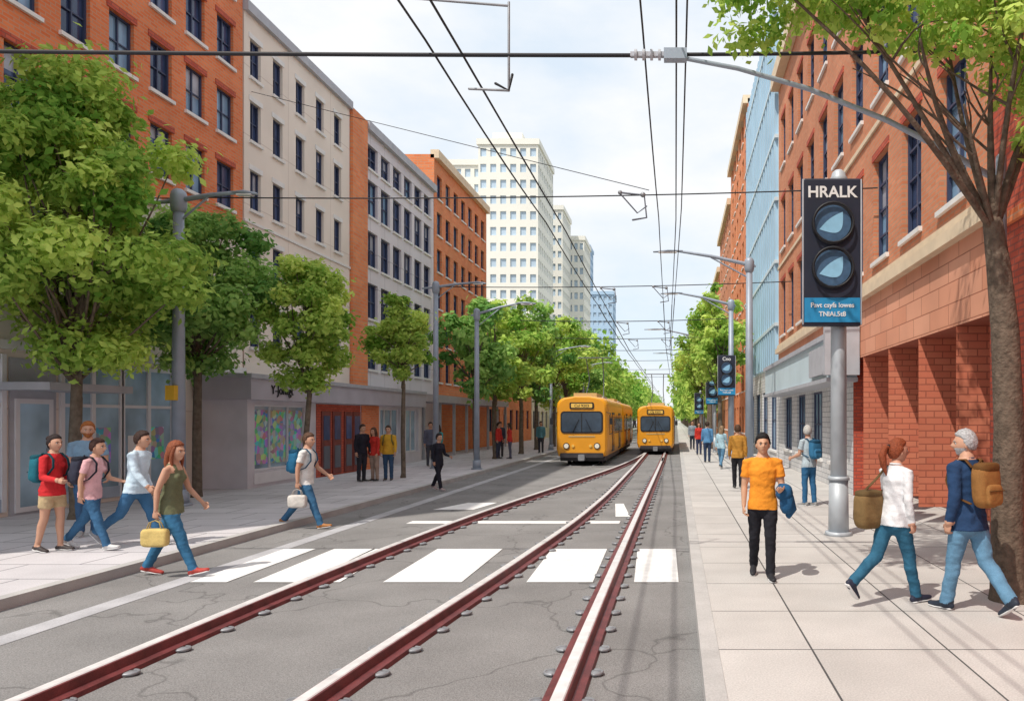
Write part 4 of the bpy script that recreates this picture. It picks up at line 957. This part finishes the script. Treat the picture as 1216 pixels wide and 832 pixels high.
person('man',-9.5,22.9,0,120,1.72,shirt=(.02,.02,.03),pants=(.03,.03,.04),vox=.015)
person('woman',-9.2,23.1,0,200,1.62,female=True,shirt=(.55,.04,.03),pants=(.35,.25,.2),hair=(.1,.05,.03),hairstyle='long',vox=.015)
person('man',-8.85,23.3,0,170,1.68,shirt=(.62,.36,.04),pants=(.04,.08,.15),backpack=(.4,.35,.1),vox=.015)
person('man',-9.9,30.5,0,150,1.75,shirt=(.12,.13,.18),pants=(.08,.08,.1),vox=.018)
person('woman',-9.4,30.0,0,200,1.65,female=True,shirt=(.05,.3,.3),pants=(.04,.05,.08),vox=.018,hairstyle='long')
person('man',-8.45,36,0,100,1.72,shirt=(.6,.05,.04),pants=(.05,.06,.1),vox=.018)
person('woman',-7.9,36,0,260,1.68,female=True,shirt=(.6,.05,.04),pants=(.1,.1,.15),vox=.018,hairstyle='long')
person('man',-8.7,37.5,0,180,1.75,shirt=(.06,.07,.1),pants=(.05,.05,.06),vox=.018)
person('man',-7.5,42,0,180,1.75,shirt=(.1,.25,.3),pants=(.05,.05,.06),vox=.02)

# ------------------------------------------------------------------ world, sun, camera
w=bpy.data.worlds.new('World'); scene.world=w; w.use_nodes=True; nt=w.node_tree; N=nt.nodes; L=nt.links
bg=N['Background']; sk=N.new('ShaderNodeTexSky'); sk.sky_type='NISHITA'; sk.sun_disc=False
el=R(57); az=R(37)   # sun is behind the camera, to the left
sk.sun_elevation=el; sk.sun_rotation=R(180+37)
tc=N.new('ShaderNodeTexCoord'); mp=N.new('ShaderNodeMapping'); mp.inputs['Scale'].default_value=(1,1,2.2); L.new(tc.outputs['Generated'],mp.inputs[0])
no=N.new('ShaderNodeTexNoise'); no.inputs['Scale'].default_value=2.6; no.inputs['Detail'].default_value=7; no.inputs['Roughness'].default_value=.55; L.new(mp.outputs[0],no.inputs['Vector'])
mr=N.new('ShaderNodeMapRange'); mr.inputs['From Min'].default_value=.38; mr.inputs['From Max'].default_value=.60; mr.inputs['To Min'].default_value=.0; mr.inputs['To Max'].default_value=1
L.new(no.outputs['Fac'],mr.inputs['Value'])
# thin high haze whitens the clear sky; clouds are whiter still
hz=N.new('ShaderNodeMix'); hz.data_type='RGBA'; hz.inputs[0].default_value=.82; hz.inputs[7].default_value=(7.0,7.9,8.8,1)
L.new(sk.outputs[0],hz.inputs[6])
mx=N.new('ShaderNodeMix'); mx.data_type='RGBA'; mx.inputs[7].default_value=(8.0,8.1,8.25,1)
L.new(mr.outputs[0],mx.inputs[0]); L.new(hz.outputs[2],mx.inputs[6]); L.new(mx.outputs[2],bg.inputs[0]); bg.inputs[1].default_value=.125
sl=bpy.data.lights.new('sun','SUN'); sl.energy=3.7; sl.angle=R(.6); sl.color=(1,.93,.83)
so=bpy.data.objects.new('sun',sl); scene.collection.objects.link(so)
d=Vector((math.sin(az)*math.cos(el),math.cos(az)*math.cos(el),-math.sin(el)))
so.rotation_euler=d.to_track_quat('-Z','Y').to_euler()
cam=bpy.data.cameras.new('camera'); co=bpy.data.objects.new('camera',cam); scene.collection.objects.link(co); scene.camera=co
co.location=(0,0,1.9); co.rotation_euler=(R(90),0,0)
cam.sensor_width=36; cam.lens=36*900/1216; cam.shift_x=-.1604; cam.shift_y=.0666; cam.clip_end=5000; cam.clip_start=.05
scene.view_settings.view_transform='Standard'; scene.view_settings.look='None'; scene.view_settings.exposure=0
